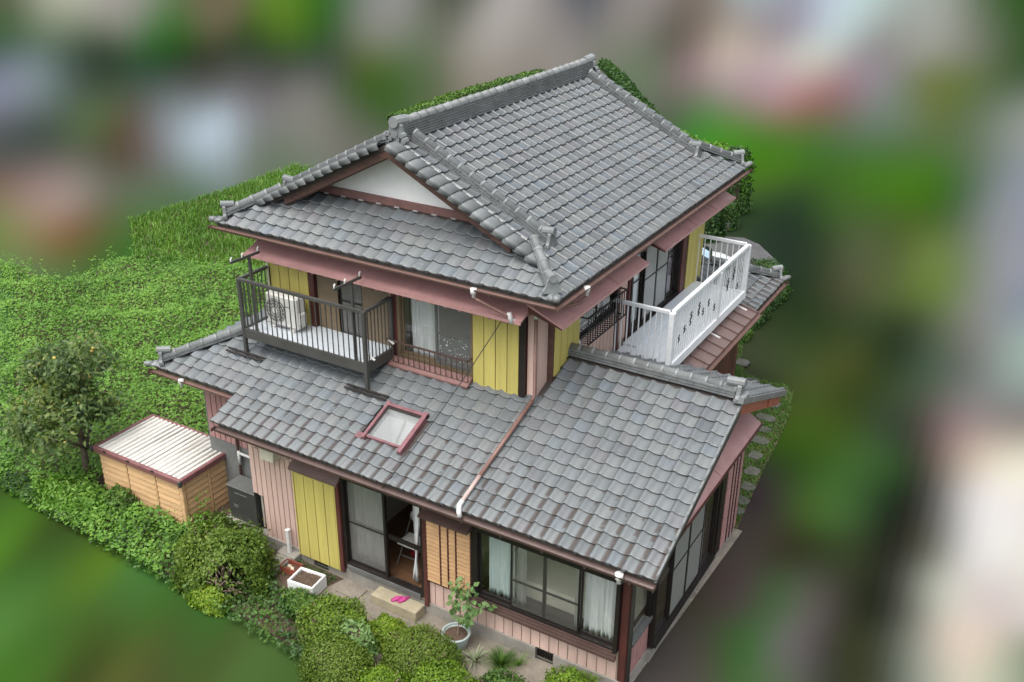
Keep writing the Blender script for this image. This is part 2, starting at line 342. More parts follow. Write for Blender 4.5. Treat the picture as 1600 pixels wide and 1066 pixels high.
# ------------------------------------------------------------------ ground: one sheet to the horizon
# land cover of the neighbourhood: x, y (metres) and the colour seen there; neighbouring values run softly into each other
LAND = """
-88.8 50.5 90 95 75, -81.9 52.4 165 170 150, -74.0 40.2 70 100 40, -68.3 41.9 85 125 50, -63.5 47.4 75 115 45, -77.1 55.7 150 150 140,
-69.1 58.5 110 105 80, -57.5 56.1 85 120 40, -58.4 63.2 62 105 20, -54.2 63.4 130 135 125, -63.1 32.6 60 80 45, -56.5 33.9 50 80 25,
-50.9 36.1 45 80 22, -48.3 42.5 42 75 22, -48.4 49.5 55 90 25, -41.6 47.1 105 115 75, -51.6 31.5 50 72 35, -45.7 34.1 45 65 35,
-42.5 37.5 55 65 50, -40.6 41.6 75 85 70, -52.6 25.8 128 135 150, -50.7 27.0 115 130 130, -47.3 27.0 75 85 75, -43.1 27.6 85 95 85,
-40.6 29.2 110 115 112, -38.9 32.6 105 105 105, -34.0 31.5 125 125 118, -34.1 36.8 70 95 40, -42.3 18.9 90 95 95, -42.2 20.7 75 85 78,
-41.5 22.9 88 105 75, -38.4 23.1 100 90 70, -36.7 24.2 140 150 155, -32.6 22.8 178 195 208, -32.2 25.5 130 135 135, -30.9 27.9 130 130 122,
-29.3 29.0 105 110 95, -37.0 15.2 90 95 90, -34.7 15.4 110 105 98, -34.8 17.9 88 92 75, -34.7 20.0 100 85 50, -31.3 18.8 120 125 122,
-29.2 19.5 150 165 170, -28.7 21.8 120 130 120, -27.8 23.0 115 125 110, -33.1 11.8 130 110 90, -31.3 12.0 155 135 122, -30.8 13.3 152 138 128,
-29.5 14.2 110 112 95, -27.5 14.4 95 115 85, -27.3 16.6 105 130 95, -29.6 9.4 120 135 85, -28.1 9.4 140 130 85, -26.2 9.8 125 98 65,
-25.8 10.9 100 105 65, -24.7 10.8 75 110 50, -25.5 7.2 110 130 85, -23.4 7.2 95 120 70, -23.3 8.6 75 105 55, -42.7 53.4 115 125 105,
-50.8 60.8 140 142 135, -45.0 60.1 110 115 100, -50.1 71.8 100 105 92, -39.6 59.5 165 162 155, -41.6 67.1 170 165 160, -37.5 65.3 150 145 140,
-40.0 76.1 110 112 115, -34.1 77.5 140 135 130, -29.5 62.3 130 130 120, -35.6 42.1 75 105 55, -32.7 34.4 70 95 35, -33.0 41.2 90 108 75,
-34.0 48.9 150 145 135, -33.1 54.5 150 145 138, -33.3 59.8 145 140 135, -24.0 52.6 115 125 105, -19.9 47.4 110 120 100, -25.4 65.2 90 95 70,
-26.7 72.7 125 115 105, -16.7 42.8 100 105 90, -14.6 42.2 95 130 75, -18.6 50.7 140 125 122, -18.6 59.3 190 175 165, -21.4 71.9 160 145 145,
-26.5 91.5 160 165 170, -22.2 85.7 155 150 165, -20.5 92.7 190 205 215, -18.3 94.1 190 210 210, -14.2 91.3 165 175 170, -13.7 61.0 195 190 182,
-13.5 51.6 185 160 162, -16.2 52.3 175 155 158, -11.3 48.4 170 115 125, -13.3 47.2 160 130 130, -9.4 49.7 150 110 112, -9.2 56.9 150 138 145,
-11.7 74.4 150 150 145, -8.9 80.5 158 162 152, -5.7 78.6 125 130 115, -5.4 92.2 80 105 60, -3.9 93.2 62 90 40, -1.0 65.1 72 95 60,
-4.6 52.9 110 120 60, -3.6 58.1 105 120 70, -5.4 48.2 115 130 110, -1.1 51.0 105 120 95, 1.0 46.9 140 148 140, -11.5 38.8 95 135 60,
-9.8 37.5 80 125 40, -7.9 32.5 75 120 35, -8.4 40.8 95 115 70, -7.1 43.4 110 115 95, -6.0 36.3 75 110 45, -3.6 39.2 85 115 70,
-1.2 42.3 95 115 80, -3.0 33.2 72 118 28, -1.1 33.2 70 115 25, -0.0 32.8 65 105 35, 0.6 37.9 110 125 110, 2.1 36.4 140 148 155,
-6.1 26.9 55 80 45, -4.5 26.0 42 62 42, -3.9 28.3 65 95 45, -2.2 27.5 75 100 50, -0.4 27.7 80 105 45, 0.9 28.5 85 110 60,
1.9 29.1 135 142 140, 2.8 29.7 145 150 160, -3.5 21.7 45 60 45, -2.6 22.3 55 70 45, -1.6 22.9 85 95 65, -0.5 23.6 85 100 55,
0.7 24.3 110 130 70, 1.8 23.6 115 130 80, 2.7 24.1 145 150 150, -2.3 19.0 45 62 40, -1.3 19.6 75 80 55, 0.1 20.5 90 105 60,
1.5 21.4 110 130 70, 2.8 20.9 140 145 140, 3.7 20.9 140 150 160, -2.1 15.6 55 70 42, -1.2 16.2 50 68 38, -0.1 16.9 60 75 45,
1.2 17.1 45 62 42, 2.1 17.7 100 110 90, 3.1 17.9 135 138 135, 4.0 17.9 155 172 165, -2.0 12.8 75 85 60, -1.2 13.7 70 85 50,
-0.0 14.5 72 82 42, 1.2 15.2 50 65 42, 2.3 15.4 85 100 85, 3.4 15.7 125 128 125, 4.2 15.7 150 165 158, -0.3 11.7 78 95 45,
0.8 12.4 60 75 35, 1.7 12.9 65 80 55, 2.6 13.1 100 100 90, 3.5 13.2 145 138 135, 4.4 14.2 140 140 138, 0.1 9.7 70 100 35,
1.0 10.3 68 95 40, 1.9 11.1 60 75 55, 2.5 11.6 60 58 52, 3.3 12.0 150 128 128, 4.4 12.7 150 128 128, 0.4 8.2 55 85 35,
1.4 8.6 68 105 50, 2.1 9.6 60 90 50, 2.7 9.7 35 35 30, 3.2 10.3 85 80 75, 3.8 10.9 200 185 170, 4.7 11.2 240 225 205,
0.3 7.0 70 70 60, 1.0 7.1 75 105 50, 1.8 7.3 70 105 55, 2.3 7.9 45 60 42, 2.9 8.0 32 35 28, 3.5 8.4 90 88 75,
4.2 8.8 235 235 228, 4.9 9.0 245 240 235, 0.4 5.0 95 88 80, 1.2 5.2 70 70 50, 1.8 5.1 60 75 40, 2.3 5.6 60 70 45,
2.8 6.2 42 45 38, 3.3 6.7 40 45 32, 3.7 7.0 130 130 115, 4.4 7.2 240 240 235, 5.1 7.5 240 238 230, 0.3 3.1 95 88 78,
0.9 3.5 95 92 82, 1.4 3.7 70 110 40, 1.9 4.0 98 100 88, 2.5 4.2 60 65 45, 3.1 4.8 48 52 38, 3.6 4.9 75 78 60,
4.1 5.4 205 205 192, 4.7 5.8 220 210 205, 5.2 6.1 225 218 212, 0.4 1.2 100 95 90, 0.9 1.7 90 100 75, 1.3 2.1 70 115 35,
1.9 1.7 95 115 85, 2.0 2.4 110 112 105, 2.5 2.5 70 75 65, 3.0 3.0 62 66 45, 3.6 3.3 75 78 60, 4.1 3.5 175 175 160,
4.6 4.1 228 212 195, 5.2 3.7 190 195 170, 5.5 3.9 110 150 80, -13.3 -1.8 75 110 45, -12.5 -2.2 85 130 45, -11.9 -2.0 70 95 40,
-10.8 -2.1 75 105 45, -10.7 -2.9 75 115 50, -10.0 -2.5 90 125 45, -8.8 -2.4 78 120 58, -10.1 -3.8 85 130 60, -9.5 -3.4 78 115 50,
-8.5 -3.2 75 100 45, -8.0 -2.6 75 110 50, -7.1 -2.6 72 105 50, -9.0 -4.6 75 120 45, -8.5 -4.3 75 110 45, -7.9 -4.1 70 85 40,
-7.4 -3.8 90 100 50, -7.1 -3.1 80 95 50, -6.3 -3.0 78 100 50, -5.6 -2.6 85 115 60, -4.9 -2.5 80 110 55, -15.5 7.9 80 130 50,
-15.4 3.2 80 130 50, -7.0 8.4 100 100 90, -3.1 1.7 100 100 90,
"""
def ground():
    S = np.array([[float(q) for q in t.split()] for t in LAND.replace('\n', ' ').split(',') if t.strip()])
    c = S[:, 2:]/255.; col = np.where(c <= .04045, c/12.92, ((c+.055)/1.055)**2.4)
    hub = np.array([4.5, -11.5]); H = 12.
    def co(xy):
        d = xy-hub; r = np.maximum(np.hypot(d[:, 0], d[:, 1]), .3)
        return np.stack([np.arctan2(d[:, 0], d[:, 1])*np.cos(np.arctan(H/r)), np.arctan(H/r)], 1)
    A = np.radians(np.concatenate([np.arange(-100, 40, .8), np.arange(40, 260, 5)])); na = len(A)
    s = np.concatenate([np.linspace(1.5, 1.1, 12)[:-1], np.linspace(1.1, .06, 130), [.04, .025, .012, .005]]); R = H/np.tan(s); nr = len(R)
    V = np.array([[hub[0]+r*math.sin(a), hub[1]+r*math.cos(a)] for r in R for a in A])
    Q = co(S[:, :2]); P = co(V); out = np.zeros((len(P), 3))
    ker = lambda a, b: np.exp(-((a[:, None, :]-b[None])**2).sum(2)/(2*.021**2))+1e-5/(((a[:, None, :]-b[None])**2).sum(2)+.004)
    K = ker(Q, Q); K /= K.sum(1)[:, None]; cs = col.copy()
    for _ in range(8): cs = np.clip(cs*np.clip(col/(K @ cs), .6, 1.6)**.8, .002, 1.1)   # keep patch centres at their own colour
    for k in range(0, len(P), 4000):
        wgt = ker(P[k:k+4000], Q); out[k:k+4000] = (wgt @ cs)/wgt.sum(1)[:, None]
    F = [(i*na+j, i*na+(j+1) % na, (i+1)*na+(j+1) % na, (i+1)*na+j) for i in range(nr-1) for j in range(na)]
    F.append(tuple(range(na))[::-1])
    me = bpy.data.meshes.new('ground'); me.from_pydata([(x, y, .10) for x, y in V], [], F); me.update()
    at = me.color_attributes.new('cover', 'FLOAT_COLOR', 'POINT')
    at.data.foreach_set('color', np.concatenate([out, np.ones((len(out), 1))], 1).astype(np.float32).ravel())
    if me.polygons[0].normal.z < 0: me.flip_normals()
    t = NT('land_cover'); a = t.n('Attribute', attribute_name='cover'); mul = t.mix(1., a.outputs['Color'], (GK, GK, GK, 1), 'MULTIPLY')
    t.l(mul, t.b.inputs['Base Color']); t.b.inputs['Roughness'].default_value = 1; t.b.inputs['Specular IOR Level'].default_value = 0
    return obj('ground', me, t.m, kind='structure')
GK = .405
ground()
def sheet(name, poly, z, mat, th=.0, **kw):
    return obj(name, MB().prism([(x, y, z-.02) for x, y in poly], (0, 0, .02)), mat, kind='structure', **kw)
VINE_POLY = [(-14.0,-1.5), (-9.9,-1.85), (-7.1,-2.0), (-5.0,-2.2), (-4.2,-2.25), (-4.2,-.95), (-6.6,-.9), (-7.2,-.1), (-9,.2), (-8.9,9.9), (-9.5,21), (-25.3,20.6), (-25.7,12.0), (-22.6,9.6), (-22.5,6.6), (-25.6,6.6)]
sheet('garden_soil', [(-13.7,-1.25), (-9.9,-1.6), (-7.1,-1.75), (-5.0,-1.95), (-4.2,-2.0)]+VINE_POLY[5:-1]+[(-25.2,6.9)], ZG, M['soil'])
sheet('front_path', [(-7.0,-.02), (-7.0,-.65), (-6.2,-.95), (-4.2,-1.0), (-4.2,-2.2), (-1.0,-1.6), (.03,-.5), (.03,.0)], ZG+.004, M['paving'])
sheet('apron', [(.0,-.4), (.02,.3), (.2,5.28), (-.1,5.3), (-.1,0)], ZG+.004, M['wetconc'])
LAWN_POLY = [(-2.0,5.0), (.09,5.22), (-.035,6.52), (-.155,7.86), (-.24,9.1), (-.386,10.6), (-.635,11.6), (-.97,12.0), (-1.42,11.85), (-2.0,12.0), (-2.42,12.9), (-2.97,14.8), (-2.85,15.4), (-4.5,16.4), (-4.5,5.0)]
sheet('lawn_soil', LAWN_POLY, ZG, M['soil'])
sheet('yard_rear', [(-10,9.5), (-3.2,9.5), (-3.2,16.2), (-10,16.2)], ZG-.004, M['paving'])
sheet('road', [(-9,17.2), (-3.4,19.0), (-3.7,20.6), (-4.9,22.1), (-5.6,22.5), (-9,21.2)], ZG+.002, M['road'])
# ------------------------------------------------------------------ the house
house = thing('house', 'two-storey house with grey clay tile roofs, pink walls and yellow shutter boxes', 'house', (-4.3, 4.5, ZG))
TW, TL = .265, .235
PROF = [(-.05,-.004), (-.035,.022), (.02,.034), (.09,.044), (.17,.041), (.28,.025), (.40,.008), (.56,0), (.74,.002), (.89,.010), (1.0,.020)]
def tile_mesh(name, lip=.036, eave=False):
    n = len(PROF); V = []; tu = []; tv = []
    for (y, lift) in ((0, .036), (.012, .0375), (.262, .004)):
        for u, z in PROF: V.append((u*TW, y, z+lift)); tu.append(u); tv.append(y/TL)
    for u, z in PROF: V.append((u*TW, .004, z+.036-lip)); tu.append(u); tv.append(-1.)
    F = []
    for r in range(2):
        for i in range(n-1): F.append((r*n+i, r*n+i+1, (r+1)*n+i+1, (r+1)*n+i))
    for i in range(n-1): F.append((3*n+i, 3*n+i+1, i+1, i))
    F.append((3*n, 0, 2*n)); F.append((n-1, 4*n-1, 3*n-1))
    if eave:      # round stop at the end of the roll
        b = len(V); k = 8
        for j in range(k):
            a = 2*math.pi*j/k; V.append((.10*TW+.036*math.cos(a), -.012, .040+.036*math.sin(a))); tu.append(.1); tv.append(.2)
        for j in range(k):
            a = 2*math.pi*j/k; V.append((.10*TW+.036*math.cos(a), .05, .045+.036*math.sin(a))); tu.append(.1); tv.append(.2)
        F.append(tuple(range(b, b+k))[::-1]); F += [(b+j, b+(j+1) % k, b+k+(j+1) % k, b+k+j) for j in range(k)]
    me = bpy.data.meshes.new(name); me.from_pydata(V, [], F); me.update()
    me.attributes.new('tu', 'FLOAT', 'POINT').data.foreach_set('value', tu); me.attributes.new('tv', 'FLOAT', 'POINT').data.foreach_set('value', tv)
    sm = [True]*(2*(n-1))+[False]*(len(F)-2*(n-1)); me.polygons.foreach_set('use_smooth', sm)
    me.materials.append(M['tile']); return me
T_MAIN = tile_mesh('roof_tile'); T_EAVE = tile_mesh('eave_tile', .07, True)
class Field:
    """a roof plane: O on the eave, U to the right seen from the eave, slope tangent k rising along the horizontal direction D"""
    def __init__(s, O, U, D, k):
        s.O = Vector(O); s.U = Vector(U).normalized(); d = Vector(D).normalized(); s.k = k; s.ang = math.atan(k)
        s.V = (d*math.cos(s.ang)+Vector((0,0,1))*math.sin(s.ang)); s.N = s.U.cross(s.V).normalized(); s.d = d
        if s.N.z < 0: s.N = -s.N
    def at(s, u, v, n=0): return s.O+s.U*u+s.V*v+s.N*n
    def mat(s, i, j):
        p = s.at(i*TW, j*TL); r = Matrix((s.U, s.V, s.U.cross(s.V))).transposed().to_4x4()
        jig = Matrix.Rotation(random.gauss(0, .006), 4, 'Z') @ Matrix.Rotation(random.gauss(0, .008), 4, 'Y') @ Matrix.Translation((random.gauss(0,.002), random.gauss(0,.003), random.gauss(0,.0018)))
        return Matrix.Translation(p) @ r @ jig
    def tiles(s, i0, i1, j0, j1, keep=None):
        out = []
        for j in range(j0, j1):
            for i in range(i0, i1):
                c = s.at((i+.5)*TW, (j+.5)*TL)
                if keep is None or keep(c): out.append((T_EAVE if j == 0 else T_MAIN, s.mat(i, j), c, j))
        return out
REST = []          # (mesh, matrix, clip planes) that go into one joined part
def template(me):
    v = np.empty(len(me.vertices)*3); me.vertices.foreach_get('co', v)
    return v.reshape(-1, 3), [tuple(p.vertices) for p in me.polygons], [p.use_smooth for p in me.polygons], \
        [d.value for d in me.attributes['tu'].data], [d.value for d in me.attributes['tv'].data]
def joined_tiles(name, items, parent):
    """items: list of (mesh, matrix, clip) with clip a tuple of (point, normal) planes; geometry on the normal side stays"""
    bmo = bmesh.new(); lt = bmo.faces.layers.float.new('tint'); lu = bmo.verts.layers.float.new('tu'); lv = bmo.verts.layers.float.new('tv')
    tp = {}
    for me, mt, clip in items:
        if me.name not in tp: tp[me.name] = template(me)
        co, fs, sm, tu, tv = tp[me.name]; m3 = np.array(mt.to_3x3()); w_ = co @ m3.T + np.array(mt.translation)
        vs_ = []
        for q, a, b in zip(w_, tu, tv):
            x = bmo.verts.new(q); x[lu] = a; x[lv] = b; vs_.append(x)
        t_ = random.random(); ff = []
        for f, s_ in zip(fs, sm):
            y = bmo.faces.new([vs_[k] for k in f]); y.smooth = s_; y[lt] = t_; ff.append(y)
        for (pt, nr) in clip:
            sd_ = (w_-np.array(pt)) @ np.array(nr)
            if sd_.min() < 0 < sd_.max():
                g = [e for e in set(vs_) if e.is_valid]; fsv = [f for f in ff if f.is_valid]
                es = list({e for f in fsv for e in f.edges})
                res = bmesh.ops.bisect_plane(bmo, geom=g+es+fsv, plane_co=pt, plane_no=nr, clear_inner=True)
                ff = [e for e in res['geom'] if isinstance(e, bmesh.types.BMFace) and e.is_valid]; vs_ = list({v for f in ff for v in f.verts})
                w_ = np.array([v.co[:] for v in vs_]) if vs_ else np.zeros((1, 3))
            elif sd_.max() <= 0:
                bmesh.ops.delete(bmo, geom=[f for f in ff if f.is_valid], context='FACES'); ff = []; vs_ = []; break
    me = bpy.data.meshes.new(name); bmo.to_mesh(me); bmo.free()
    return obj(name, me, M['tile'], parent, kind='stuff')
def slab(name, pts, th, mat, parent=house):
    return obj(name, MB().prism([Vector(p)-Vector((0,0,th)) for p in pts], (0,0,th)), mat, parent)

# ---- lower roof over the ground floor (front slope), the wing's gable and its back slope
K1 = math.tan(math.radians(21.9)); EY, EZ, VX = -.55, 3.03, .59
LZ = lambda y: EZ+(y-EY)*K1
F_low = Field((VX-12*TW-.0, EY, EZ-.005), (1,0,0), (0,1,0), K1)          # column 0 starts 12 tiles left of the verge
AP_Y = 2.86; AP_Z = LZ(AP_Y); X1, Y1 = -2.73, 1.82
def keep_low(c):
    if c.x > X1+.02: return c.y < AP_Y-.08
    if c.x > -8.06: return c.y < Y1-.03
    if c.y < .11: return False
    return c.y < Y1-.03 and (c.x+10.36) > (c.y-.11)+.02
low = F_low.tiles(-42, 12, 0, 17, keep_low)
hipcut = (((-10.36, .11, 3.3), (math.sqrt(.5), -math.sqrt(.5), 0)),)
def lp(*xy): return [(x,y,LZ(y)-.004-.09) for x, y in xy]
HX0, HX1, HY0, HY1 = -5.10, -4.34, .13, .77          # opening for the skylight
lr = MB()
for pg in (lp((VX-.02,EY+.03), (VX-.02,AP_Y), (X1,AP_Y), (X1,EY+.03)), lp((X1,EY+.03), (X1,Y1), (HX1,Y1), (HX1,EY+.03)), lp((HX1,EY+.03), (HX1,HY0), (HX0,HY0), (HX0,EY+.03)),
           lp((HX1,HY1), (HX1,Y1), (HX0,Y1), (HX0,HY1)), lp((HX0,EY+.03), (HX0,Y1), (-8.03,Y1), (-8.03,EY+.03)), lp((-8.03,.14), (-8.03,Y1), (-8.65,Y1), (-10.33,.14))): lr.prism(pg, (0,0,.09))
low_roof = obj('lower_roof', lr, M['deck'], house)
single = []
for me, mt, c, j in low:
    edge_hip = c.x < -8.1 and (c.x+10.36)-(c.y-.11) < .30
    setback_eave = c.x < -8.06 and c.y-.11 < .2
    if setback_eave: me = T_EAVE
    in_sky = -5.12 < c.x < -4.30 and .16 < c.y < .76                      # the skylight stands here
    if in_sky: continue
    if edge_hip: REST.append((me, mt, hipcut))
    else: single.append(((c-CAM).length, me, mt))
single.sort(key=lambda q: q[0])
for d, me, mt in single[:300]: inst('roof_tile', me, mt, low_roof)
for d, me, mt in single[300:]: REST.append((me, mt, ()))
# wing back slope
BY = 5.48; BZ = AP_Z-(BY-AP_Y)*K1
F_back = Field((VX, BY, BZ), (-1,0,0), (0,-1,0), K1)
for me, mt, c, j in F_back.tiles(0, 12, 0, 13, lambda c: c.y > AP_Y+.06): REST.append((me, mt, ()))
slab('wing_back_roof', [(VX-.02,BY-.03,BZ+.008), (VX-.02,AP_Y,AP_Z-.006), (X1,AP_Y,AP_Z-.006), (X1,BY-.03,BZ+.008)], .09, M['deck'])
# left hip slope of the lower roof
F_left = Field((-10.36, 8.0, LZ(.11)), (0,-1,0), (1,0,0), K1)
for me, mt, c, j in F_left.tiles(0, 31, 0, 9, lambda c: c.x < -8.68): REST.append((me, mt, (((-10.36,.11,3.3), (-math.sqrt(.5), math.sqrt(.5), 0)),)))
slab('left_lower_roof', [(-10.33,.14,LZ(.14)-.01), (-8.65,Y1,LZ(Y1)-.01), (-8.65,8,LZ(Y1)-.01), (-10.33,8,LZ(.14)-.01)], .09, M['deck'])
# rear right lower roof with its hip
RX, RZ, RY0, RY1 = -1.22, 3.12, 9.2, 11.62
F_rr = Field((RX, RY0, RZ), (0,1,0), (-1,0,0), K1)
for me, mt, c, j in F_rr.tiles(0, 10, 0, 7, lambda c: c.x > X1): REST.append((me, mt, (((RX,RY1,RZ), (math.sqrt(.5), -math.sqrt(.5), 0)),)))
F_rb = Field((RX, RY1, RZ), (-1,0,0), (0,-1,0), K1)
for me, mt, c, j in F_rb.tiles(0, 26, 0, 7, lambda c: c.y > 10.1): REST.append((me, mt, (((RX,RY1,RZ), (-math.sqrt(.5), math.sqrt(.5), 0)),)))
zt = RZ+(RX-X1)*K1
slab('rear_lower_roof', [(RX-.02,RY0,RZ-.006), (X1,RY0,zt-.006), (X1,RY1-1.51,zt-.006), (RX-.02,RY1-.02,RZ-.006)], .09, M['deck'])
slab('rear_back_roof', [(RX-.02,RY1-.02,RZ-.008), (X1,RY1-1.51,zt-.008), (-8.0,RY1-1.51,zt-.008), (-8.0,RY1-.02,RZ-.008)], .09, M['deck'])

# ---- upper hip-and-gable roof
K2 = .516; UX, UZ, UY0 = -2.06, 6.13, 1.16; UXL = -9.31; XR = (UX+UXL)/2; VY0 = 1.76; VY1 = VY0+30*TW; UY1 = VY1+.6
UA = UZ+(UX-XR)*K2
F_ur = Field((UX, VY0, UZ), (0,1,0), (-1,0,0), K2)
hipn = (math.sqrt(.5), math.sqrt(.5), 0)
cf = ((UX,UY0,UZ), hipn); cb = ((UX,UY1,UZ), (math.sqrt(.5), -math.sqrt(.5), 0))
def up_right(Fd, sgn):
    for me, mt, c, j in Fd.tiles(-3, 33, 0, 20):
        a = abs(c.x-(UX if sgn > 0 else UXL))
        if a > (UX-XR)-.05: continue
        if a < .62:
            n1 = Vector((sgn*math.sqrt(.5), math.sqrt(.5), 0)); n2 = Vector((sgn*math.sqrt(.5), -math.sqrt(.5), 0)); ex = UX if sgn > 0 else UXL
            REST.append((me, mt, (((ex,UY0,UZ), n1), ((ex,UY1,UZ), n2))))
        elif VY0+.02 < c.y < VY1-.02: REST.append((me, mt, ()))
up_right(F_ur, 1)
F_ul = Field((UXL, VY1, UZ), (0,-1,0), (1,0,0), K2); up_right(F_ul, -1)
F_uf = Field((UXL+.04, UY0, UZ+.0), (1,0,0), (0,1,0), K2); GY = 2.32
for me, mt, c, j in F_uf.tiles(-1, 28, 0, 8, lambda c: c.y < GY-.03):
    REST.append((me, mt, (((UX,UY0,UZ), (-math.sqrt(.5), -math.sqrt(.5), 0)), ((UXL,UY0,UZ), (math.sqrt(.5), -math.sqrt(.5), 0)))))
th = .10
e = .03; zz = lambda a: UZ+a*K2-.006
upper_roof = slab('upper_roof', [(UX-e,UY0+e,zz(e)), (UX-.62,VY0+.02,zz(.62)), (XR,VY0+.02,UA-.006), (XR,VY1-.02,UA-.006), (UX-.62,VY1-.02,zz(.62)), (UX-e,UY1-e,zz(e))], th, M['deck'])
slab('upper_left_roof', [(UXL+e,UY0+e,zz(e)), (UXL+.62,VY0+.02,zz(.62)), (XR,VY0+.02,UA-.006), (XR,VY1-.02,UA-.006), (UXL+.62,VY1-.02,zz(.62)), (UXL+e,UY1-e,zz(e))], th, M['deck'])
g = GY-UY0
slab('front_skirt_roof', [(UXL+e,UY0+e,zz(e)-.004), (UX-e,UY0+e,zz(e)-.004), (UX-g,GY,zz(g)-.004), (UXL+g,GY,zz(g)-.004)], th, M['deck'])
slab('back_skirt_roof', [(UXL+e,UY1-e,zz(e)-.004), (UX-e,UY1-e,zz(e)-.004), (UX-g,UY1-g,zz(g)-.004), (UXL+g,UY1-g,zz(g)-.004)], th, M['deck'])
joined_tiles('roof_tiles', REST, house)

# gable face, trim and bargeboards
hw = (UX-XR)-g
obj('gable_wall', MB().prism([(XR-hw,GY,zz(g)-.05), (XR+hw,GY,zz(g)-.05), (XR,GY,UA-.12)], (0,.06,0)), M['plaster'], house)
obj('gable_wall', MB().prism([(XR-hw,UY1-g,zz(g)-.05), (XR+hw,UY1-g,zz(g)-.05), (XR,UY1-g,UA-.12)], (0,-.06,0)), M['plaster'], house)
gt = obj('gable_trim', MB().box((XR-hw+.5,GY-.05,zz(g)+.0), (XR+hw-.5,GY-.003,zz(g)+.14)), M['gabletrim'], house)
mb = MB()
for k in range(12): x = XR-hw+.25+k*(2*hw-.5)/11; obj('mortar', MB().box((x-.05,GY-.06,zz(g)-.012), (x+.05,GY-.03,zz(g)+.012)), M['mortar'], gt)
for sg in (-1, 1):
    for (y0, y1, dz, hgt, nm) in ((VY0+.03, VY0+.07, -.06, .17, 'bargeboard'), (VY0+.075, VY0+.11, -.18, .08, 'bargeboard_moulding')):
        a1 = 2.42; ze = UA-a1*K2
        obj(nm, MB().prism([(XR,y0,UA+dz+.0), (XR,y0,UA+dz-hgt*1.12), (XR+sg*a1,y0,ze+dz-hgt), (XR+sg*(a1+.04),y0,ze+dz)], (0,y1-y0,0)), M['barge'], house)
    # soffit of the gable overhang
    obj('verge_soffit', MB().prism([(XR,VY0+.12,UA-.122), (XR+sg*2.3,VY0+.12,UA-2.3*K2-.122), (XR+sg*2.3,GY,UA-2.3*K2-.122), (XR,GY,UA-.122)], (0,0,.02)), M['barge'], house)

# verge tiles along the gable
def verge_mesh():
    P = [(-.16,-.075), (-.165,-.005), (-.150,.030), (-.10,.044), (.02,.048), (.11,.042), (.155,.022)]
    V = []; n = len(P)
    for (y, l) in ((-.02, .034), (.24, .010)):
        for x, z in P: V.append((x, y, z+l))
    for x, z in P: V.append((x*.97, -.015, z+.045-.03))
    F = [(i, i+1, n+i+1, n+i) for i in range(n-1)]+[(2*n+i, 2*n+i+1, i+1, i) for i in range(n-1)]
    me = bpy.data.meshes.new('verge_tile'); me.from_pydata(V, [], F); me.update()
    me.polygons.foreach_set('use_smooth', [True]*(n-1)+[False]*(n-1)); me.materials.append(M['ridge']); return me
VT = verge_mesh()
for Fd, sg in ((F_ur, 1), (F_ul, -1)):
    for j in range(3, 17):
        p = Fd.at((.05 if sg > 0 else 30*TW-.05), j*TL, .02); r = Matrix((Fd.U, Fd.V, Fd.U.cross(Fd.V))).transposed().to_4x4()
        if sg < 0: r = r @ Matrix.Diagonal((-1, 1, 1, 1))
        inst('verge_tile', VT, Matrix.Translation(p) @ r @ Matrix.Rotation(random.gauss(0,.015), 4, 'Z'), upper_roof)
mbm = MB()
for j in range(3, 17): mbm.obox(F_ur.at(.245, j*TL+.06+random.uniform(-.02,.02), .055), F_ur.U, F_ur.V, F_ur.N, (.018, random.uniform(.05,.12), .016))
obj('verge_mortar', mbm, M['mortar'], upper_roof, kind='stuff')

# ---- ridges: stacked flat courses and a row of half-round caps
def cap_mesh(name, r, L=.27):
    mb = MB(); n = 8
    prof = [(0, r), (L*.80, r), (L*.82, r*1.13), (L, r*1.13)]
    for y, q in prof:
        for k in range(n+1):
            a = math.pi*(-.06+1.12*k/n); mb.v.append((q*math.cos(a), y, q*math.sin(a)))
    m = n+1
    for i in range(3):
        for k in range(n): mb.f.append((i*m+k, i*m+k+1, (i+1)*m+k+1, (i+1)*m+k)[::-1])
    mb.f.append(tuple(range(m))); mb.f.append(tuple(range(3*m, 4*m))[::-1])
    me = mb.mesh(name); me.polygons.foreach_set('use_smooth', [i < 3*n and (i//n != 1) for i in range(len(me.polygons))]); me.materials.append(M['ridge']); return me
def oni(c, d, sc, parent, fancy=True):
    """ridge-end ornament facing d"""
    c = Vector(c); d = Vector(d); d.z = 0; d.normalize(); s = d.cross(Vector((0,0,1))); z = Vector((0,0,1)); mb = MB()
    P = [(-.62,0), (-.66,.22), (-.50,.40), (-.42,.62), (-.36,.92), (-.2,1.1), (.2,1.1), (.36,.92), (.42,.62), (.50,.40), (.66,.22), (.62,0)]
    mb.prism([c+s*(a*.28*sc)+z*(b*.28*sc) for a, b in P], d*(.07*sc))
    mb.tube([c-d*.2*sc+z*.29*sc, c+d*.11*sc+z*.31*sc], .085*sc, 10)
    if fancy:
        for q in (-1, 1):
            for (a, b, r) in ((.55,.16,.055), (.44,.42,.045), (.30,.2,.05)): mb.tube([c+s*(q*a*.28*sc)+z*(b*.28*sc), c+s*(q*a*.28*sc)+z*(b*.28*sc)+d*.11*sc], r*sc, 8)
        mb.tube([c+z*.13*sc, c+z*.13*sc+d*.10*sc], .06*sc, 10)
    else: mb.obox(c+d*.03*sc+z*.02*sc, d, s, z, (.10*sc, .40*sc, .05*sc))
    return obj('ridge_end_tile', mb, M['ridge'], parent)
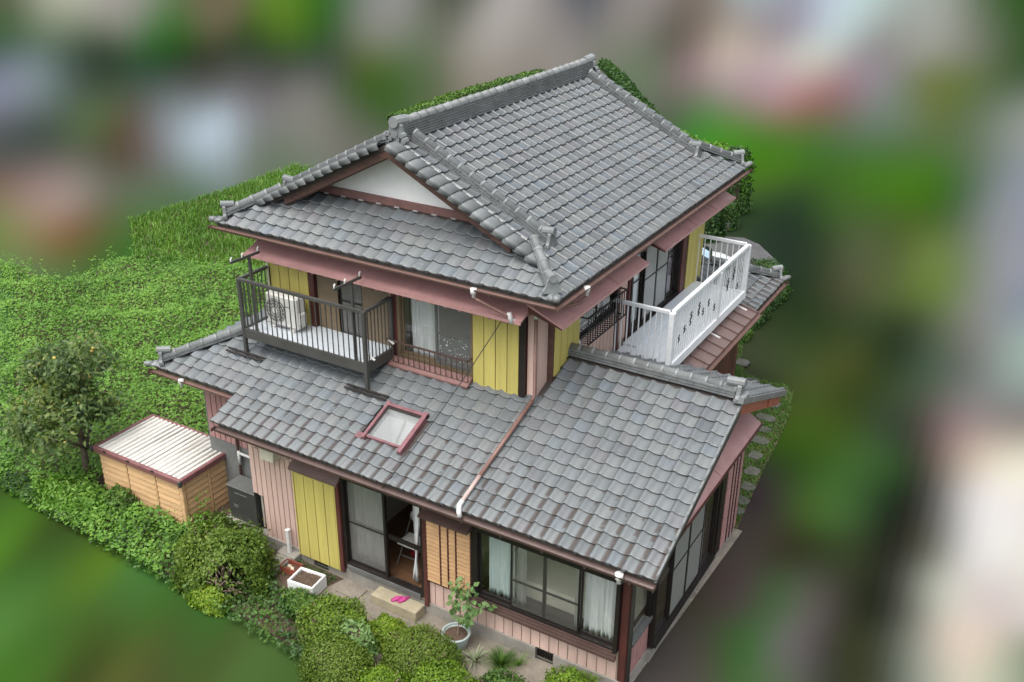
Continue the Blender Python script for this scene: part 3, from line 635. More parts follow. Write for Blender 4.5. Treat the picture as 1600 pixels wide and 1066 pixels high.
def ridge(name, p, q, width, nlay, capr, ends=(True, True), fancy=(True, True), layh=.045, sag=0., oscale=1.):
    p = Vector(p); q = Vector(q); d = q-p; L = d.length; d.normalize(); s = d.cross(Vector((0,0,1))).normalized(); n = s.cross(d)
    mb = MB()
    curve = lambda t: n*(-sag*4*t*(1-t))
    for k in range(nlay):
        wd = width*(1-.06*k); m = max(1, int(L/.27)); st = L/m
        for sd_ in (-1, 1):
            x = -(st/2 if k % 2 else 0)
            while x < L-.02:
                a = max(0, x); b_ = min(L, x+st-.008)
                if b_-a > .03:
                    off = random.uniform(-.003,.003)
                    mb.obox(p+d*((a+b_)/2)+curve((a+b_)/2/L)+s*(sd_*(wd/4+.005+off))+n*(.01+layh*(k+.5)), d, s, n, (b_-a, wd/2, layh-.012))
                x += st
        mb.obox(p+d*(L/2)+n*(.01+layh*(k+.5))+curve(.5)*.6, d, s, n, (L*.99, wd*.82, layh))
    rd = obj(name, mb, M['ridge_dk'], house)
    me = cap_mesh('ridge_cap', capr); m = max(1, round(L/.262)); st = L/m; base = .01+layh*nlay-.012
    R3 = Matrix((s, d, n)).transposed().to_4x4()
    for k in range(m):
        jig = Matrix.Rotation(random.gauss(0,.012), 4, 'Z') @ Matrix.Diagonal((1, st/.262*1.02, 1, 1))
        o_ = inst('ridge_cap', me, Matrix.Translation(p+d*(k*st)+n*base+curve((k+.5)/m)) @ R3 @ jig, rd)
    zc = n*base
    if ends[0]: oni(p-d*.02+Vector((0,0,-.02)), -d, oscale, rd, fancy[0])
    if ends[1]: oni(q+d*.02+Vector((0,0,-.02)), d, oscale, rd, fancy[1])
    return rd
ridge('main_ridge', (XR,VY0+.38,UA-.02), (XR,VY1-.35,UA-.02), .28, 7, .084, sag=.015, oscale=1.15, layh=.043)
for (yv, eX, sg) in ((VY0+.62, UX, -1), (VY1-.62, UX, -1), (VY0+.62, UXL, 1), (VY1-.62, UXL, 1)):
    lo = Vector((eX+sg*.80, yv, UZ+.80*K2+.03)); hi = Vector((XR-sg*.12, yv, UA-.12*K2+.03))
    ridge('descending_ridge', lo, hi, .19, 3, .073, ends=(True, False), fancy=(False, False), oscale=.85)
for (cx, cy, sx, sy) in ((UX,UY0,-1,1), (UX,UY1,-1,-1), (UXL,UY0,1,1), (UXL,UY1,1,-1)):
    a0, a1 = .17, .92
    ridge('hip_ridge', (cx+sx*a0,cy+sy*a0,UZ+a0*K2+.045), (cx+sx*a1,cy+sy*a1,UZ+a1*K2+.06), .17, 2, .075, ends=(True, False), fancy=(False, False), oscale=.8)
    mb = MB(); c = Vector((cx+sx*.06, cy+sy*.06, UZ+.06)); mb.sphere(c, .12, 1, 1, .55, 2); mb.tube([c+Vector((-sx*.02,-sy*.02,.0)), c+Vector((-sx*.13,-sy*.13,.035))], [.075,.05], 8)
    obj('corner_tile', mb, M['ridge'], house, True)
ridge('wing_ridge', (X1+.06,AP_Y,AP_Z+.02), (VX-.14,AP_Y,AP_Z+.02), .23, 3, .076, ends=(False, True), fancy=(False, False), oscale=.95)
obj('wing_ridge_stop', MB().bbox((VX-.14,AP_Y-.13,AP_Z+.02), (VX+.03,AP_Y+.13,AP_Z+.10), .02), M['ridge'], house)
ridge('lower_hip_ridge', (-10.21,.26,LZ(.26)+.04), (-8.70,1.77,LZ(1.77)+.04), .19, 2, .076, ends=(True, False), fancy=(False, False), oscale=.85)
mb = MB(); mb.sphere((-10.33,.14,LZ(.11)+.05), .11, 1, 1, .55, 2); mb.tube([(-10.35,.12,LZ(.11)+.05), (-10.48,-.01,LZ(.11)+.08)], [.07,.045], 8); obj('corner_tile', mb, M['ridge'], house, True)
ridge('rear_hip_ridge', (RX-.16,RY1-.16,RZ+.16*K1+.04), (X1+.06,RY1-1.45,zt+.04), .19, 2, .076, ends=(True, False), fancy=(False, False), oscale=.85)
mb = MB(); mb.sphere((RX-.04,RY1-.04,RZ+.05), .11, 1, 1, .55, 2); mb.tube([(RX-.02,RY1-.02,RZ+.05), (RX+.10,RY1+.10,RZ+.08)], [.07,.045], 8); obj('corner_tile', mb, M['ridge'], house, True)
# verge trims of the wing gable
obj('wing_verge_trim', MB().prism([(VX-.03,EY-.0,LZ(EY)-.02), (VX-.03,AP_Y,AP_Z-.02), (VX-.03,AP_Y,AP_Z+.045), (VX-.03,EY,LZ(EY)+.045)], (.035,0,0)), M['ridge_dk'], house)
mb = MB()
for j in range(13):
    y = BY-j*TL*math.cos(F_back.ang); z = BZ+j*TL*math.sin(F_back.ang); mb.obox((VX+.0, y-.11, z+.035), (1,0,0), F_back.V, F_back.N, (.09,.25,.10))
obj('wing_verge_tiles', mb, M['ridge'], house)
obj('wing_bargeboard', MB().prism([(VX-.09,AP_Y,AP_Z-.09), (VX-.09,BY-.1,BZ-.06), (VX-.09,BY-.1,BZ-.24), (VX-.09,AP_Y,AP_Z-.30)], (.05,0,0)), M['orangewood'], house)
obj('wing_bargeboard', MB().prism([(VX-.09,AP_Y-.001,AP_Z-.09), (VX-.09,EY+.12,LZ(EY+.12)-.09), (VX-.09,EY+.12,LZ(EY+.12)-.24), (VX-.09,AP_Y-.001,AP_Z-.30)], (.05,0,0)), M['darkframe'], house)
obj('purlin_end', MB().box((0,BY-.95,BZ+.10), (VX-.02,BY-.82,BZ+.24)), M['orangewood'], house)
# ------------------------------------------------------------------ walls, siding, openings
def boards(parent, axis, c0, c1, n, z0, z1, face, mat, th=.022, gap=.017, name='siding_board', skip=None):
    """n upright boards between c0 and c1; axis 'x' = on a wall facing -Y at y=face, 'y' = on a wall facing +X at x=face"""
    st = (c1-c0)/n
    for k in range(n):
        a, b = c0+k*st+gap/2, c0+(k+1)*st-gap/2; zz0 = z0(k) if callable(z0) else z0
        d = random.uniform(-.0015,.0015)
        if axis == 'x': mb = MB().bbox((a,face-th+d,zz0), (b,face,z1), .004)
        else: mb = MB().bbox((face,a,zz0), (face+th+d,b,z1), .004)
        obj(name, mb, mat, parent)
def rects(mb, axis, face, depth, items):
    """axis-aligned bars in a wall plane: items (c0,c1,z0,z1); protruding depth outward from face"""
    for (a, b, z0, z1) in items:
        if axis == 'x': mb.box((a, face-depth, z0), (b, face, z1))
        else: mb.box((face, a, z0), (face+depth, b, z1))
    return mb
def pane(parent, axis, c0, c1, z0, z1, face, mat, name='pane'):
    return obj(name, MB().box((c0,face-.003,z0), (c1,face+.003,z1)) if axis == 'x' else MB().box((face-.003,c0,z0), (face+.003,c1,z1)), mat, parent)
def sash(parent, axis, c0, c1, z0, z1, face, glass, fr=.035, mid=None, mat=None, midmat=None):
    mat = mat or M['darkframe']
    it = [(c0,c0+fr,z0,z1), (c1-fr,c1,z0,z1), (c0+fr,c1-fr,z0,z0+fr*1.4), (c0+fr,c1-fr,z1-fr,z1)]
    if mid: it.append((c0+fr,c1-fr,mid-.012,mid+.012))
    d = .03
    sh = obj('sash', rects(MB(), axis, face+(d/2 if axis == 'x' else -d/2), d, it), mat, parent)
    if glass: pane(sh, axis, c0+fr, c1-fr, z0+fr, z1-fr, face, glass)
    return sh
def frame(parent, axis, c0, c1, z0, z1, face, depth=.10, w=.05, mat=None, sill=.0):
    it = [(c0-w,c0,z0-w,z1+w), (c1,c1+w,z0-w,z1+w), (c0,c1,z1,z1+w), (c0,c1,z0-w,z0)]
    mb = rects(MB(), axis, face, depth, it)
    if sill: rects(mb, axis, face, depth+.05, [(c0-w-.002,c1+w+.002,z0-w-sill,z0-w-.001)])
    return obj('frame', mb, mat or M['darkframe'], parent)
def drape(name, label, mat, axis, c0, c1, z0, z1, face, amp=.03, waves=6, gather=0., group=None, slant=0.):
    """a hanging curtain with folds, made double-sided thin cloth"""
    n = waves*8; rows = 10; V = []; F = []
    ph = random.uniform(0, 6)
    for r in range(rows+1):
        t = r/rows; z = z1+(z0-z1)*t
        for k in range(n+1):
            s = k/n; a = c0+(c1-c0)*s
            a += (math.sin(s*9+ph)*.02+slant*t*(s-.2))*(1 if gather == 0 else 1)
            if gather: a = (c0+c1)/2+(a-(c0+c1)/2)*(1-gather*math.sin(math.pi*min(1, t*1.1))*.5)
            o = amp*(math.sin(s*waves*2*math.pi+ph+.6*math.sin(t*3))*.6+math.sin(s*waves*3.7+1.3*ph)*.4)*(.55+.6*t)
            V.append((a, face+o, z) if axis == 'x' else (face+o, a, z))
    for r in range(rows):
        for k in range(n): F.append((r*(n+1)+k, r*(n+1)+k+1, (r+1)*(n+1)+k+1, (r+1)*(n+1)+k))
    me = bpy.data.meshes.new(name); me.from_pydata(V, [], F); me.update(); me.polygons.foreach_set('use_smooth', [True]*len(F))
    o = obj(name, me, mat); md = o.modifiers.new('thickness', 'SOLIDIFY'); md.thickness = .003
    return tag(o, label, 'curtain', group)

# ---------------- ground floor, front (y = 0)
wf = obj('front_wall', MB().box((-7.9,.02,1.27), (-7.64,.12,2.95)).box((-7.64,.02,ZG+.25), (-6.75,.12,2.95)).box((-6.75,.02,ZG+.25), (-5.66,.12,2.95)).box((-5.66,.02,ZG+.25), (-3.86,.12,.50)).box((-5.66,.02,2.42), (-3.86,.12,2.95))
         .box((-3.86,.02,ZG+.25), (-2.84,.12,2.95)).box((-2.84,.02,ZG+.25), (-.13,.12,.98)).box((-2.84,.02,2.42), (-.13,.12,2.95)), M['room'], house)
fd = MB(); 
for a, b in ((-7.9,-6.45), (-6.1,-5.0), (-5.0,-1.62), (-1.28,-.0)): fd.box((a+.002,-.035,ZG-.02), (b-.002,.13,ZG+.24))
fd.box((-6.45,.03,ZG), (-6.1,.13,ZG+.24)).box((-1.62,.03,ZG), (-1.28,.13,ZG+.24))
fnd = obj('foundation', fd, M['concrete'], house)
for a, b in ((-6.45,-6.1), (-1.62,-1.28)):
    mb = MB()
    for k in range(6): mb.box((a+.03+k*.05,-.01,ZG+.06), (a+.04+k*.05,.028,ZG+.19))
    obj('foundation_vent', mb.box((a+.002,.022,ZG+.05), (b-.002,.029,ZG+.2)), M['darkframe'], fnd)
boards(wf, 'x', -7.9, -6.74, 9, lambda k: 1.28-.02*k if k < 2 else .36, 2.80, .02, M['pink'])
boards(wf, 'x', -5.62, -3.88, 12, ZG+.24, .47, .02, M['beige'] and M['pink'])
boards(wf, 'x', -3.84, -.15, 21, ZG+.24, .86, .02, M['pink'])
obj('lower_rail', MB().box((-3.86,-.03,.865), (-2.84,.02,.93)), M['darkframe'], wf)
# sliding-shutter box, yellow
tb = obj('shutter_box', MB().box((-6.73,-.085,.36), (-5.66,.018,2.22)), M['barge'], house)
boards(tb, 'x', -6.70, -5.76, 4, .345, 2.18, -.087, M['yellow'], .02, .014, 'shutter_board')
obj('edge_trim', MB().box((-6.725,-.112,2.18), (-5.735,-.088,2.205)).box((-5.755,-.112,.345), (-5.735,-.088,2.18)).box((-6.725,-.112,.345), (-6.705,-.088,2.18)), M['yellow'], tb)
obj('side_post', MB().box((-5.733,-.10,.33), (-5.655,.02,2.26)), M['redwood'], tb)
obj('hood', MB().prism([(-6.80,-.125,2.222), (-6.80,.02,2.23), (-6.80,.02,2.38), (-6.80,-.125,2.27)], (1.13,0,0)), M['brownmetal'], tb)
# patio door
dr = obj('patio_door', MB().box((-5.65,-.06,.47), (-3.86,.06,.56)).box((-5.65,-.05,2.38), (-3.86,.08,2.45)).box((-5.65,-.05,.561), (-5.59,.08,2.379)).box((-3.92,-.05,.561), (-3.86,.08,2.379)), M['darkframe'], house)
obj('door_head', MB().box((-5.66,-.075,2.455), (-3.80,.02,2.56)), M['redwood'], dr)
obj('door_post', MB().box((-3.855,-.07,ZG+.2), (-3.775,.02,2.452)), M['redwood'], dr)
sash(dr, 'x', -5.585, -4.70, .565, 2.375, .03, M['screen'], .035, 1.45); sash(dr, 'x', -5.58, -4.72, .57, 2.37, .065, M['glass'], .04, 1.45)
obj('sash_stile', MB().box((-4.74,-.02,.562), (-4.69,.02,2.378)), M['darkframe'], dr)
obj('threshold', MB().box((-5.58,-.09,.44), (-3.93,-.062,.53)), M['greytop'], dr)
obj('mid_rail', MB().bar((-4.69,.05,1.44), (-3.92,.05,1.42), .03, .09), M['darkframe'], dr)
# ochre slatted shutter box
bb = obj('slatted_shutter_box', MB().box((-3.76,-.075,.94), (-2.86,.018,2.33)), M['barge'], house)
n = 16
for k in range(n):
    z0 = .955+k*(1.355/n)
    for (a, b) in ((-3.75,-3.485), (-3.455,-3.325), (-3.295,-3.165), (-3.135,-2.875)): obj('slat', MB().prism([(a,-.10,z0+.003), (a,-.076,z0+.003), (a,-.076,z0+1.355/n-.014), (a,-.088,z0+1.355/n-.014)], (b-a,0,0)), M['beige'], bb)
for x in (-3.485, -3.325, -3.165): obj('batten', MB().box((x+.002,-.105,.945), (x+.028,-.076,2.32)), M['redwood'], bb)
obj('hood', MB().prism([(-3.80,-.27,2.36), (-3.80,.02,2.34), (-3.80,.02,2.52), (-3.80,-.27,2.40)], (.98,0,0)), M['gutterdk'], bb)
# four-panel window
wn = obj('front_window', rects(MB(), 'x', .04, .13, [(-2.84,-2.74,.88,2.44), (-.20,-.14,.98,2.44), (-2.74,-.20,2.36,2.44), (-2.74,-.20,.98,1.06)]), M['darkframe'], house)
obj('sill', MB().box((-2.86,-.17,.875), (-.13,-.092,.93)).box((-2.86,-.14,.931), (-.13,-.091,.975)).box((-2.74,-.115,.976), (-.20,-.091,1.02)), M['gutterdk'], wn)
mx = [-2.735, -2.10, -1.47, -.83, -.205]
for k in range(4):
    sash(wn, 'x', mx[k]+.0, mx[k+1], 1.065, 2.355, (.0 if k in (0, 3) else -.04), M['glass'], .03, (1.62 if k in (1, 2) else None))
pane(wn, 'x', -2.07, -.86, 1.10, 2.33, -.058, M['screenthin'], 'insect_screen')
# corner pillar and right facade (x = 0)
obj('corner_pillar', MB().bbox((-.135,-.01,ZG+.05), (.0,.125,3.05), .01), M['redwood'], house)
wr = obj('right_wall', MB().box((-.11,.13,ZG+.2), (-.022,.93,1.06)).box((-.11,.13,2.5), (-.022,5.0,3.12)).box((-.11,3.80,ZG+.2), (-.022,5.0,2.5)).prism([(-.10,.45,3.12), (-.10,5.0,3.12), (-.10,5.0,3.3), (-.10,AP_Y,4.2)], (.06,0,0)), M['room'], house)
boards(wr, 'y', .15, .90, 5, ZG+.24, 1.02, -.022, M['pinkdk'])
obj('right_foundation', MB().box((-.13,.0,ZG-.02), (.012,.90,ZG+.23)).box((-.13,.90,ZG-.02), (.055,5.0,ZG+.19)), M['concrete'], house)
cw = obj('corner_window', rects(MB(), 'y', -.07, .09, [(.13,.17,1.06,2.5), (.88,.93,1.06,2.5), (.17,.88,2.42,2.5)]), M['darkframe'], house)
obj('sill', MB().box((-.07,.13,1.03), (.05,.93,1.085)), M['pot'] and M['greytop'], cw)
pane(cw, 'y', .17, .88, 1.085, 2.42, -.03, M['glass'])
sd_ = obj('side_door', rects(MB(), 'y', -.06, .15, [(.93,.99,.40,2.55), (3.72,3.80,.40,2.55), (.99,3.72,2.48,2.55), (.99,3.72,.40,.52)]), M['darkframe'], house)
obj('track', MB().box((.092,.94,.42), (.14,3.78,.46)).box((.092,.94,.465), (.115,3.78,.50)), M['darkframe'], sd_)
sash(sd_, 'y', .995, 1.62, .525, 2.475, .045, M['glass'], .035)
sash(sd_, 'y', 1.60, 2.33, .525, 2.475, .075, M['frost'], .03, 1.55); sash(sd_, 'y', 2.33, 3.05, .525, 2.475, .075, M['frost'], .03, 1.55)
sash(sd_, 'y', 3.03, 3.715, .525, 2.475, .045, M['glass'], .04)
st_ = obj('side_shutter_box', MB().box((-.02,3.84,.40), (.11,4.99,2.62)), M['darkframe'], house)
n = 22
for k in range(n):
    z0 = .42+k*(2.18/n)
    for (a, b) in ((4.10,4.36), (4.39,4.55), (4.58,4.74), (4.77,4.97)): obj('slat', MB().box((.111,a,z0+.004), (.126,b,z0+2.18/n-.012)), M['pinkdk'], st_)
for y in (4.36, 4.55, 4.74): obj('batten', MB().box((.111,y+.002,.41), (.14,y+.028,2.61)), M['darkframe'], st_)
aw = obj('awning', MB().prism([(.02,.80,3.02), (.36,.80,2.80), (.36,.80,2.765), (.02,.80,2.94)], (0,4.25,0)), M['pinkmetal'], house)
obj('seam', MB().bar((.03,2.9,3.022), (.36,2.9,2.806), .03, .008), M['pinkmetal'], aw)
obj('edge', MB().box((.36,.80,2.755), (.375,5.05,2.815)), M['redwood'], aw)
obj('wing_back_wall', MB().box((-2.7,4.88,ZG), (-.12,4.98,3.35)), M['pinkdk'], house)
# rear right ground floor: metal roof, wall, tall red shutter box
mrf = obj('metal_roof', MB().prism([(-2.2,5.55,3.50), (-1.10,5.55,3.19), (-1.10,9.18,3.19), (-2.2,9.18,3.50)], (0,0,.02)), M['brownmetal'], house)
for k in range(9):
    y = 5.6+k*.437; obj('roof_rib', MB().bar((-2.19,y,3.535), (-1.09,y,3.225), .035, .045), M['brownmetal'], mrf)
obj('metal_roof_gutter', MB().tube([(-1.05,5.5,3.17), (-1.05,9.25,3.17)], .055, 8, arc=(math.pi, 2*math.pi)).box((-1.12,5.55,3.10), (-1.10,9.18,3.188)), M['gutter'], house)
obj('rear_wall', MB().box((-1.95,4.99,ZG), (-1.85,9.6,3.25)), M['greywall'], house)
rs_ = obj('rear_shutter_box', MB().box((-1.80,6.85,ZG+.1), (-1.30,8.55,2.95)), M['redwood'], house)
for k in range(7): obj('shutter_board', MB().bbox((-1.298,6.87+k*.24,ZG+.12), (-1.28,6.87+k*.24+.225,2.93), .004), M['redwood'], rs_)
obj('rear_window_frame', MB().box((-1.85,5.6,.5), (-1.80,6.8,2.5)), M['darkframe'], house)

# ---------------- set-back left end of the front
ws = obj('setback_wall', MB().box((-9.75,.72,ZG), (-7.92,.82,3.2)), M['greywall'], house)
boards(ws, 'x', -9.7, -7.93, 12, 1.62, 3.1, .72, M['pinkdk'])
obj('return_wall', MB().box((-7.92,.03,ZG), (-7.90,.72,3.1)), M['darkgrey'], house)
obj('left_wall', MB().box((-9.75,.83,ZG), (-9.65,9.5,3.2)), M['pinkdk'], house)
obj('eave_beam', MB().box((-8.0,-.46,2.80), (-7.2,-.34,2.90)), M['barge'], house)
# soffits
obj('front_soffit', MB().prism([(-8.0,-.50,2.90), (.5,-.50,2.90), (.5,.0,3.02), (-8.0,.0,3.02)], (0,0,.02)), M['deck'], house)

# ---------------- upper storey
uw = obj('upper_wall', MB().box((-8.65,Y1+.02,3.62), (-7.45,Y1+.12,6.25)).box((-7.45,Y1+.02,5.32), (-2.74,Y1+.12,6.25)).box((-7.45,Y1+.02,3.62), (-2.74,Y1+.12,4.02)).box((-3.97,Y1+.02,4.02), (-2.74,Y1+.12,5.32))
         .box((X1-.12,Y1+.02,3.6), (X1-.02,3.22,6.25)).box((X1-.12,3.22,3.4), (X1-.02,4.98,4.45)).box((X1-.12,3.22,5.35), (X1-.02,9.6,6.25)).box((X1-.12,4.98,3.4), (X1-.02,5.58,5.35)).box((X1-.12,5.58,3.4), (X1-.02,8.2,3.66)).box((X1-.12,8.2,3.4), (X1-.02,9.6,5.35)).box((-8.65,9.5,3.4), (-2.74,9.6,6.25)).box((-8.65,1.9,3.4), (-8.55,9.5,6.25)), M['room'], house)
yb = obj('upper_shutter_box', MB().box((-8.60,Y1-.085,4.12), (-7.50,Y1+.018,5.62)), M['redwood'], house)
boards(yb, 'x', -8.58, -7.62, 4, 4.10, 5.52, Y1-.087, M['yellow'], .02, .014, 'shutter_board')
obj('side_post', MB().box((-7.60,Y1-.11,4.08), (-7.49,Y1-.088,5.55)), M['redwood'], yb)
# slatted shutter panels and the half-open screen door behind the dark balcony
sp = obj('shutter_door', MB().box((-7.48,Y1-.02,4.08), (-5.72,Y1+.018,4.14)).box((-7.48,Y1-.02,5.40), (-5.72,Y1+.018,5.48)), M['darkframe'], house)
for (a, b) in ((-7.47,-6.98), (-6.40,-5.73)):
    n = 24
    for k in range(n):
        z0 = 4.15+k*(1.25/n); obj('slat', MB().prism([(a,Y1-.04,z0+.002), (a,Y1-.012,z0+.002), (a,Y1-.012,z0+1.25/n-.008), (a,Y1-.026,z0+1.25/n-.008)], (b-a,0,0)), M['slat'], sp)
sash(sp, 'x', -6.97, -6.41, 4.14, 5.40, Y1+.02, M['screen'], .035, 4.85)
obj('sill', MB().box((-7.48,Y1-.09,4.04), (-5.72,Y1-.03,4.075)), M['pvc'], sp)
obj('upper_post', MB().bbox((-5.71,Y1-.07,3.78), (-5.60,Y1+.02,5.60), .006), M['redwood'], house)
# window with railing
uwn = obj('upper_window', rects(MB(), 'x', Y1+.04, .10, [(-5.60,-5.54,4.05,5.45), (-4.02,-3.97,4.05,5.45), (-5.54,-4.02,5.32,5.45), (-5.54,-4.02,4.05,4.11)]), M['slat'], house)
sash(uwn, 'x', -5.535, -4.77, 4.115, 5.315, Y1+.03, M['glass'], .03, None, M['slat']); shx = sash(uwn, 'x', -4.79, -4.025, 4.115, 5.315, Y1-.01, None, .045, 4.72, M['greytop'])
pane(shx, 'x', -4.74, -4.07, 4.73, 5.27, Y1-.01, M['screen'], 'insect_screen'); pane(shx, 'x', -4.74, -4.07, 4.15, 4.705, Y1-.005, M['bubble'], 'patterned_pane')
mb = MB()
for k in range(60): mb.sphere((random.uniform(-4.73,-4.08), Y1-.013, random.uniform(4.16,4.70)), random.uniform(.006,.013), 1, .3, 1, 1)
obj('bubble_pattern', mb, M['pvc'], shx, kind='stuff')
obj('sill', MB().box((-5.58,Y1-.10,3.96), (-3.97,Y1-.002,4.045)), M['slat'], uwn)
obj('flashing', MB().prism([(-5.72,1.55,LZ(1.55)+.05), (-5.72,Y1-.1,LZ(Y1-.1)+.05), (-5.72,Y1-.1,LZ(Y1-.1)+.13), (-5.72,1.55,LZ(1.55)+.085)], (1.76,0,0)), M['gabletrim'], house)
rl = obj('window_guard', MB().bar((-5.78,Y1-.20,4.42), (-3.99,Y1-.20,4.42), .03).bar((-5.62,Y1-.20,4.0), (-3.99,Y1-.20,4.0), .022).bar((-3.99,Y1-.2,4.42), (-3.99,Y1-.0,4.42), .02).bar((-5.74,Y1-.2,4.42), (-5.70,Y1-.05,4.42), .02), M['gutterdk'], house)
for k in range(15): obj('bar', MB().bar((-5.62+k*.1164,Y1-.20,3.98), (-5.62+k*.1164,Y1-.20,4.41), .014), M['gutterdk'], rl)
y2 = obj('upper_shutter_box', MB().box((-3.96,Y1-.085,3.96), (-2.92,Y1+.018,5.60)), M['redwood'], house)
boards(y2, 'x', -3.95, -3.02, 4, 3.93, 5.50, Y1-.087, M['yellow'], .02, .014, 'shutter_board')
obj('side_post', MB().box((-3.01,Y1-.11,3.90), (-2.90,Y1-.088,5.52)), M['darkframe'], y2)
obj('corner_board', MB().bbox((-2.895,Y1-.03,3.95), (-2.735,Y1+.02,5.9), .006).bbox((X1-.02,Y1-.03,3.95), (X1+.004,2.2,5.9), .006), M['pink'], house)
# right upper wall
y3 = obj('right_shutter_box', MB().box((X1-.02,2.20,4.12), (X1+.10,3.20,5.62)), M['barge'], house)
boards(y3, 'y', 2.24, 3.18, 4, lambda k: 4.22+.09*k, 5.55, X1+.102, M['yellow'], .02, .014, 'shutter_board')
boards(uw, 'y', 3.22, 4.95, 11, 3.55, 4.44, X1-.02, M['pink'])
rw = obj('right_window', rects(MB(), 'y', X1-.06, .10, [(3.22,3.27,4.45,5.40), (4.93,4.98,4.45,5.40), (3.27,4.93,5.33,5.40), (3.27,4.93,4.45,4.50)]), M['darkframe'], house)
sash(rw, 'y', 3.275, 4.12, 4.505, 5.325, X1-.01, M['glass'], .03); sash(rw, 'y', 4.10, 4.925, 4.505, 5.325, X1-.04, M['glass'], .03)
gd = obj('window_guard', MB().bar((X1+.26,3.24,4.98), (X1+.26,4.86,4.98), .028).bar((X1+.26,3.24,4.45), (X1+.26,4.86,4.45), .02).bar((X1+.26,4.86,4.98), (X1,4.86,4.98), .022).bar((X1+.26,3.24,4.98), (X1,3.24,4.98), .022).bar((X1+.26,4.86,4.45), (X1,4.86,4.45), .02).bar((X1+.02,3.24,4.45), (X1+.02,4.86,4.45), .02), M['black'], house)
for k in range(17): obj('bar', MB().bar((X1+.26,3.24+k*.101,4.45), (X1+.26,3.24+k*.101,4.98), .013), M['black'], gd)
for k in range(16): obj('brace', MB().bar((X1+.02,3.24+k*.101,4.45), (X1+.26,3.24+(k+1)*.101,4.45), .010), M['black'], gd)
for (pa, pb, px_, pz) in ((4.98,5.08,.05,3.45), (5.50,5.58,.04,3.5), (8.20,8.44,.09,3.6)): obj('wall_post', MB().bbox((X1-.02,pa,pz), (X1+px_,pb,5.6), .006), M['redwood'], house)
boards(uw, 'y', 5.09, 5.49, 3, 3.66, 5.5, X1-.02, M['pink'])
bw = obj('balcony_window', rects(MB(), 'y', X1-.07, .13, [(5.58,5.64,3.66,5.42), (8.14,8.20,3.66,5.42), (5.64,8.14,5.35,5.42), (5.64,8.14,3.66,3.72)]), M['darkframe'], house)
sash(bw, 'y', 5.645, 6.28, 3.725, 5.345, X1-.03, M['glass'], .035, 4.7)
sash(bw, 'y', 6.26, 6.90, 3.725, 5.345, X1+.02, M['frost'], .03, 4.62); sash(bw, 'y', 6.90, 7.52, 3.725, 5.345, X1+.02, M['frost'], .03, 4.62)
sash(bw, 'y', 7.50, 8.135, 3.725, 5.345, X1-.03, M['glass'], .035, 4.75)
y4 = obj('right_shutter_box', MB().box((X1-.02,8.45,3.58), (X1+.09,9.44,5.5)), M['barge'], house)
boards(y4, 'y', 8.47, 9.42, 4, 3.56, 5.45, X1+.092, M['yellow'], .02, .014, 'shutter_board')
# pink sheet awnings of the upper storey
av = obj('awning', MB().prism([(-8.76,1.27,5.60), (-8.76,Y1+.05,5.84), (-8.76,Y1+.05,5.80), (-8.76,1.27,5.565)], (6.02,0,0)), M['pinkmetal'], house)
obj('edge', MB().box((-8.765,1.255,5.55), (-2.735,1.268,5.61)), M['pinkmetal'], av)
for k in range(20): obj('bracket', MB().box((-8.6+k*.29,1.30,5.50), (-8.56+k*.29,1.75,5.56)), M['pinkdk'], av)
for (a, b, sm_) in ((1.48,4.90,(3.62,)), (5.72,9.73,(7.4,8.6))):
    ax = obj('awning', MB().prism([(-2.09,a,5.585), (X1-.03,a,5.86), (X1-.03,a,5.82), (-2.09,a,5.55)], (0,b-a,0)), M['pinkmetal'], house)
    obj('edge', MB().box((-2.088,a-.005,5.54), (-2.075,b+.005,5.60)), M['pinkmetal'], ax)
    obj('fascia', MB().prism([(-2.10,a+.01,5.549), (X1,a+.01,5.80), (X1,a+.01,5.70), (-2.10,a+.01,5.52)], (0,.02,0)), M['redwood'], ax)
    obj('fascia', MB().prism([(-2.10,b-.03,5.549), (X1,b-.03,5.80), (X1,b-.03,5.70), (-2.10,b-.03,5.52)], (0,.02,0)), M['redwood'], ax)
    for s_ in sm_: obj('seam', MB().bar((-2.085,s_,5.592), (X1,s_,5.864), .02, .008), M['pinkmetal'], ax)
# under-eave boarding of the upper roof
eb = MB(); eb.box((UXL+.10,UY0+.10,5.95), (UX-.10,Y1+.02,5.975)).box((X1-.02,Y1+.021,5.95), (UX-.10,9.6,5.975)).box((UXL+.1,Y1+.021,5.95), (-8.65,9.6,5.975)).box((UXL+.1,9.6,5.95), (UX-.1,UY1-.1,5.975))
eb.box((UXL+.06,UY0+.06,5.96), (UX-.06,UY0+.09,6.12)).box((UX-.09,UY0+.091,5.96), (UX-.06,UY1-.06,6.12)).box((UXL+.06,UY0+.091,5.96), (UXL+.09,UY1-.06,6.12))
obj('eave_boarding', eb, M['redwood'], house)

# ---------------- gutters and pipes
def gutter(name, p, q, r, mat, hooks=0):
    p = Vector(p); q = Vector(q); g_ = obj(name, MB().tube([p, q], r, 8, arc=(math.pi, 2*math.pi)).tube([p, q], r-.008, 8, arc=(math.pi, 2*math.pi)), mat, house)
    d = (q-p).normalized(); s = d.cross(Vector((0,0,1)))
    for k in range(hooks):
        c = p+(q-p)*((k+.5)/hooks)
        obj('gutter_hook', MB().tube([c+s*r+Vector((0,0,.01)), c+s*(r+.012)+Vector((0,0,-.05)), c+s*(r-.03)+Vector((0,0,-.085)), c+s*(r-.055)+Vector((0,0,-.06))], .006, 5), mat, g_)
    for t in (0., 1.): obj('gutter_end', MB().obox(p+(q-p)*t+Vector((0,0,-r*.5)), d, s, (0,0,1), (.008,2*r,r)), mat, g_)
    return g_
gutter('upper_gutter', (UXL-.08,UY0-.07,UZ-.045), (UX+.10,UY0-.07,UZ-.045), .05, M['gutter'], 9)
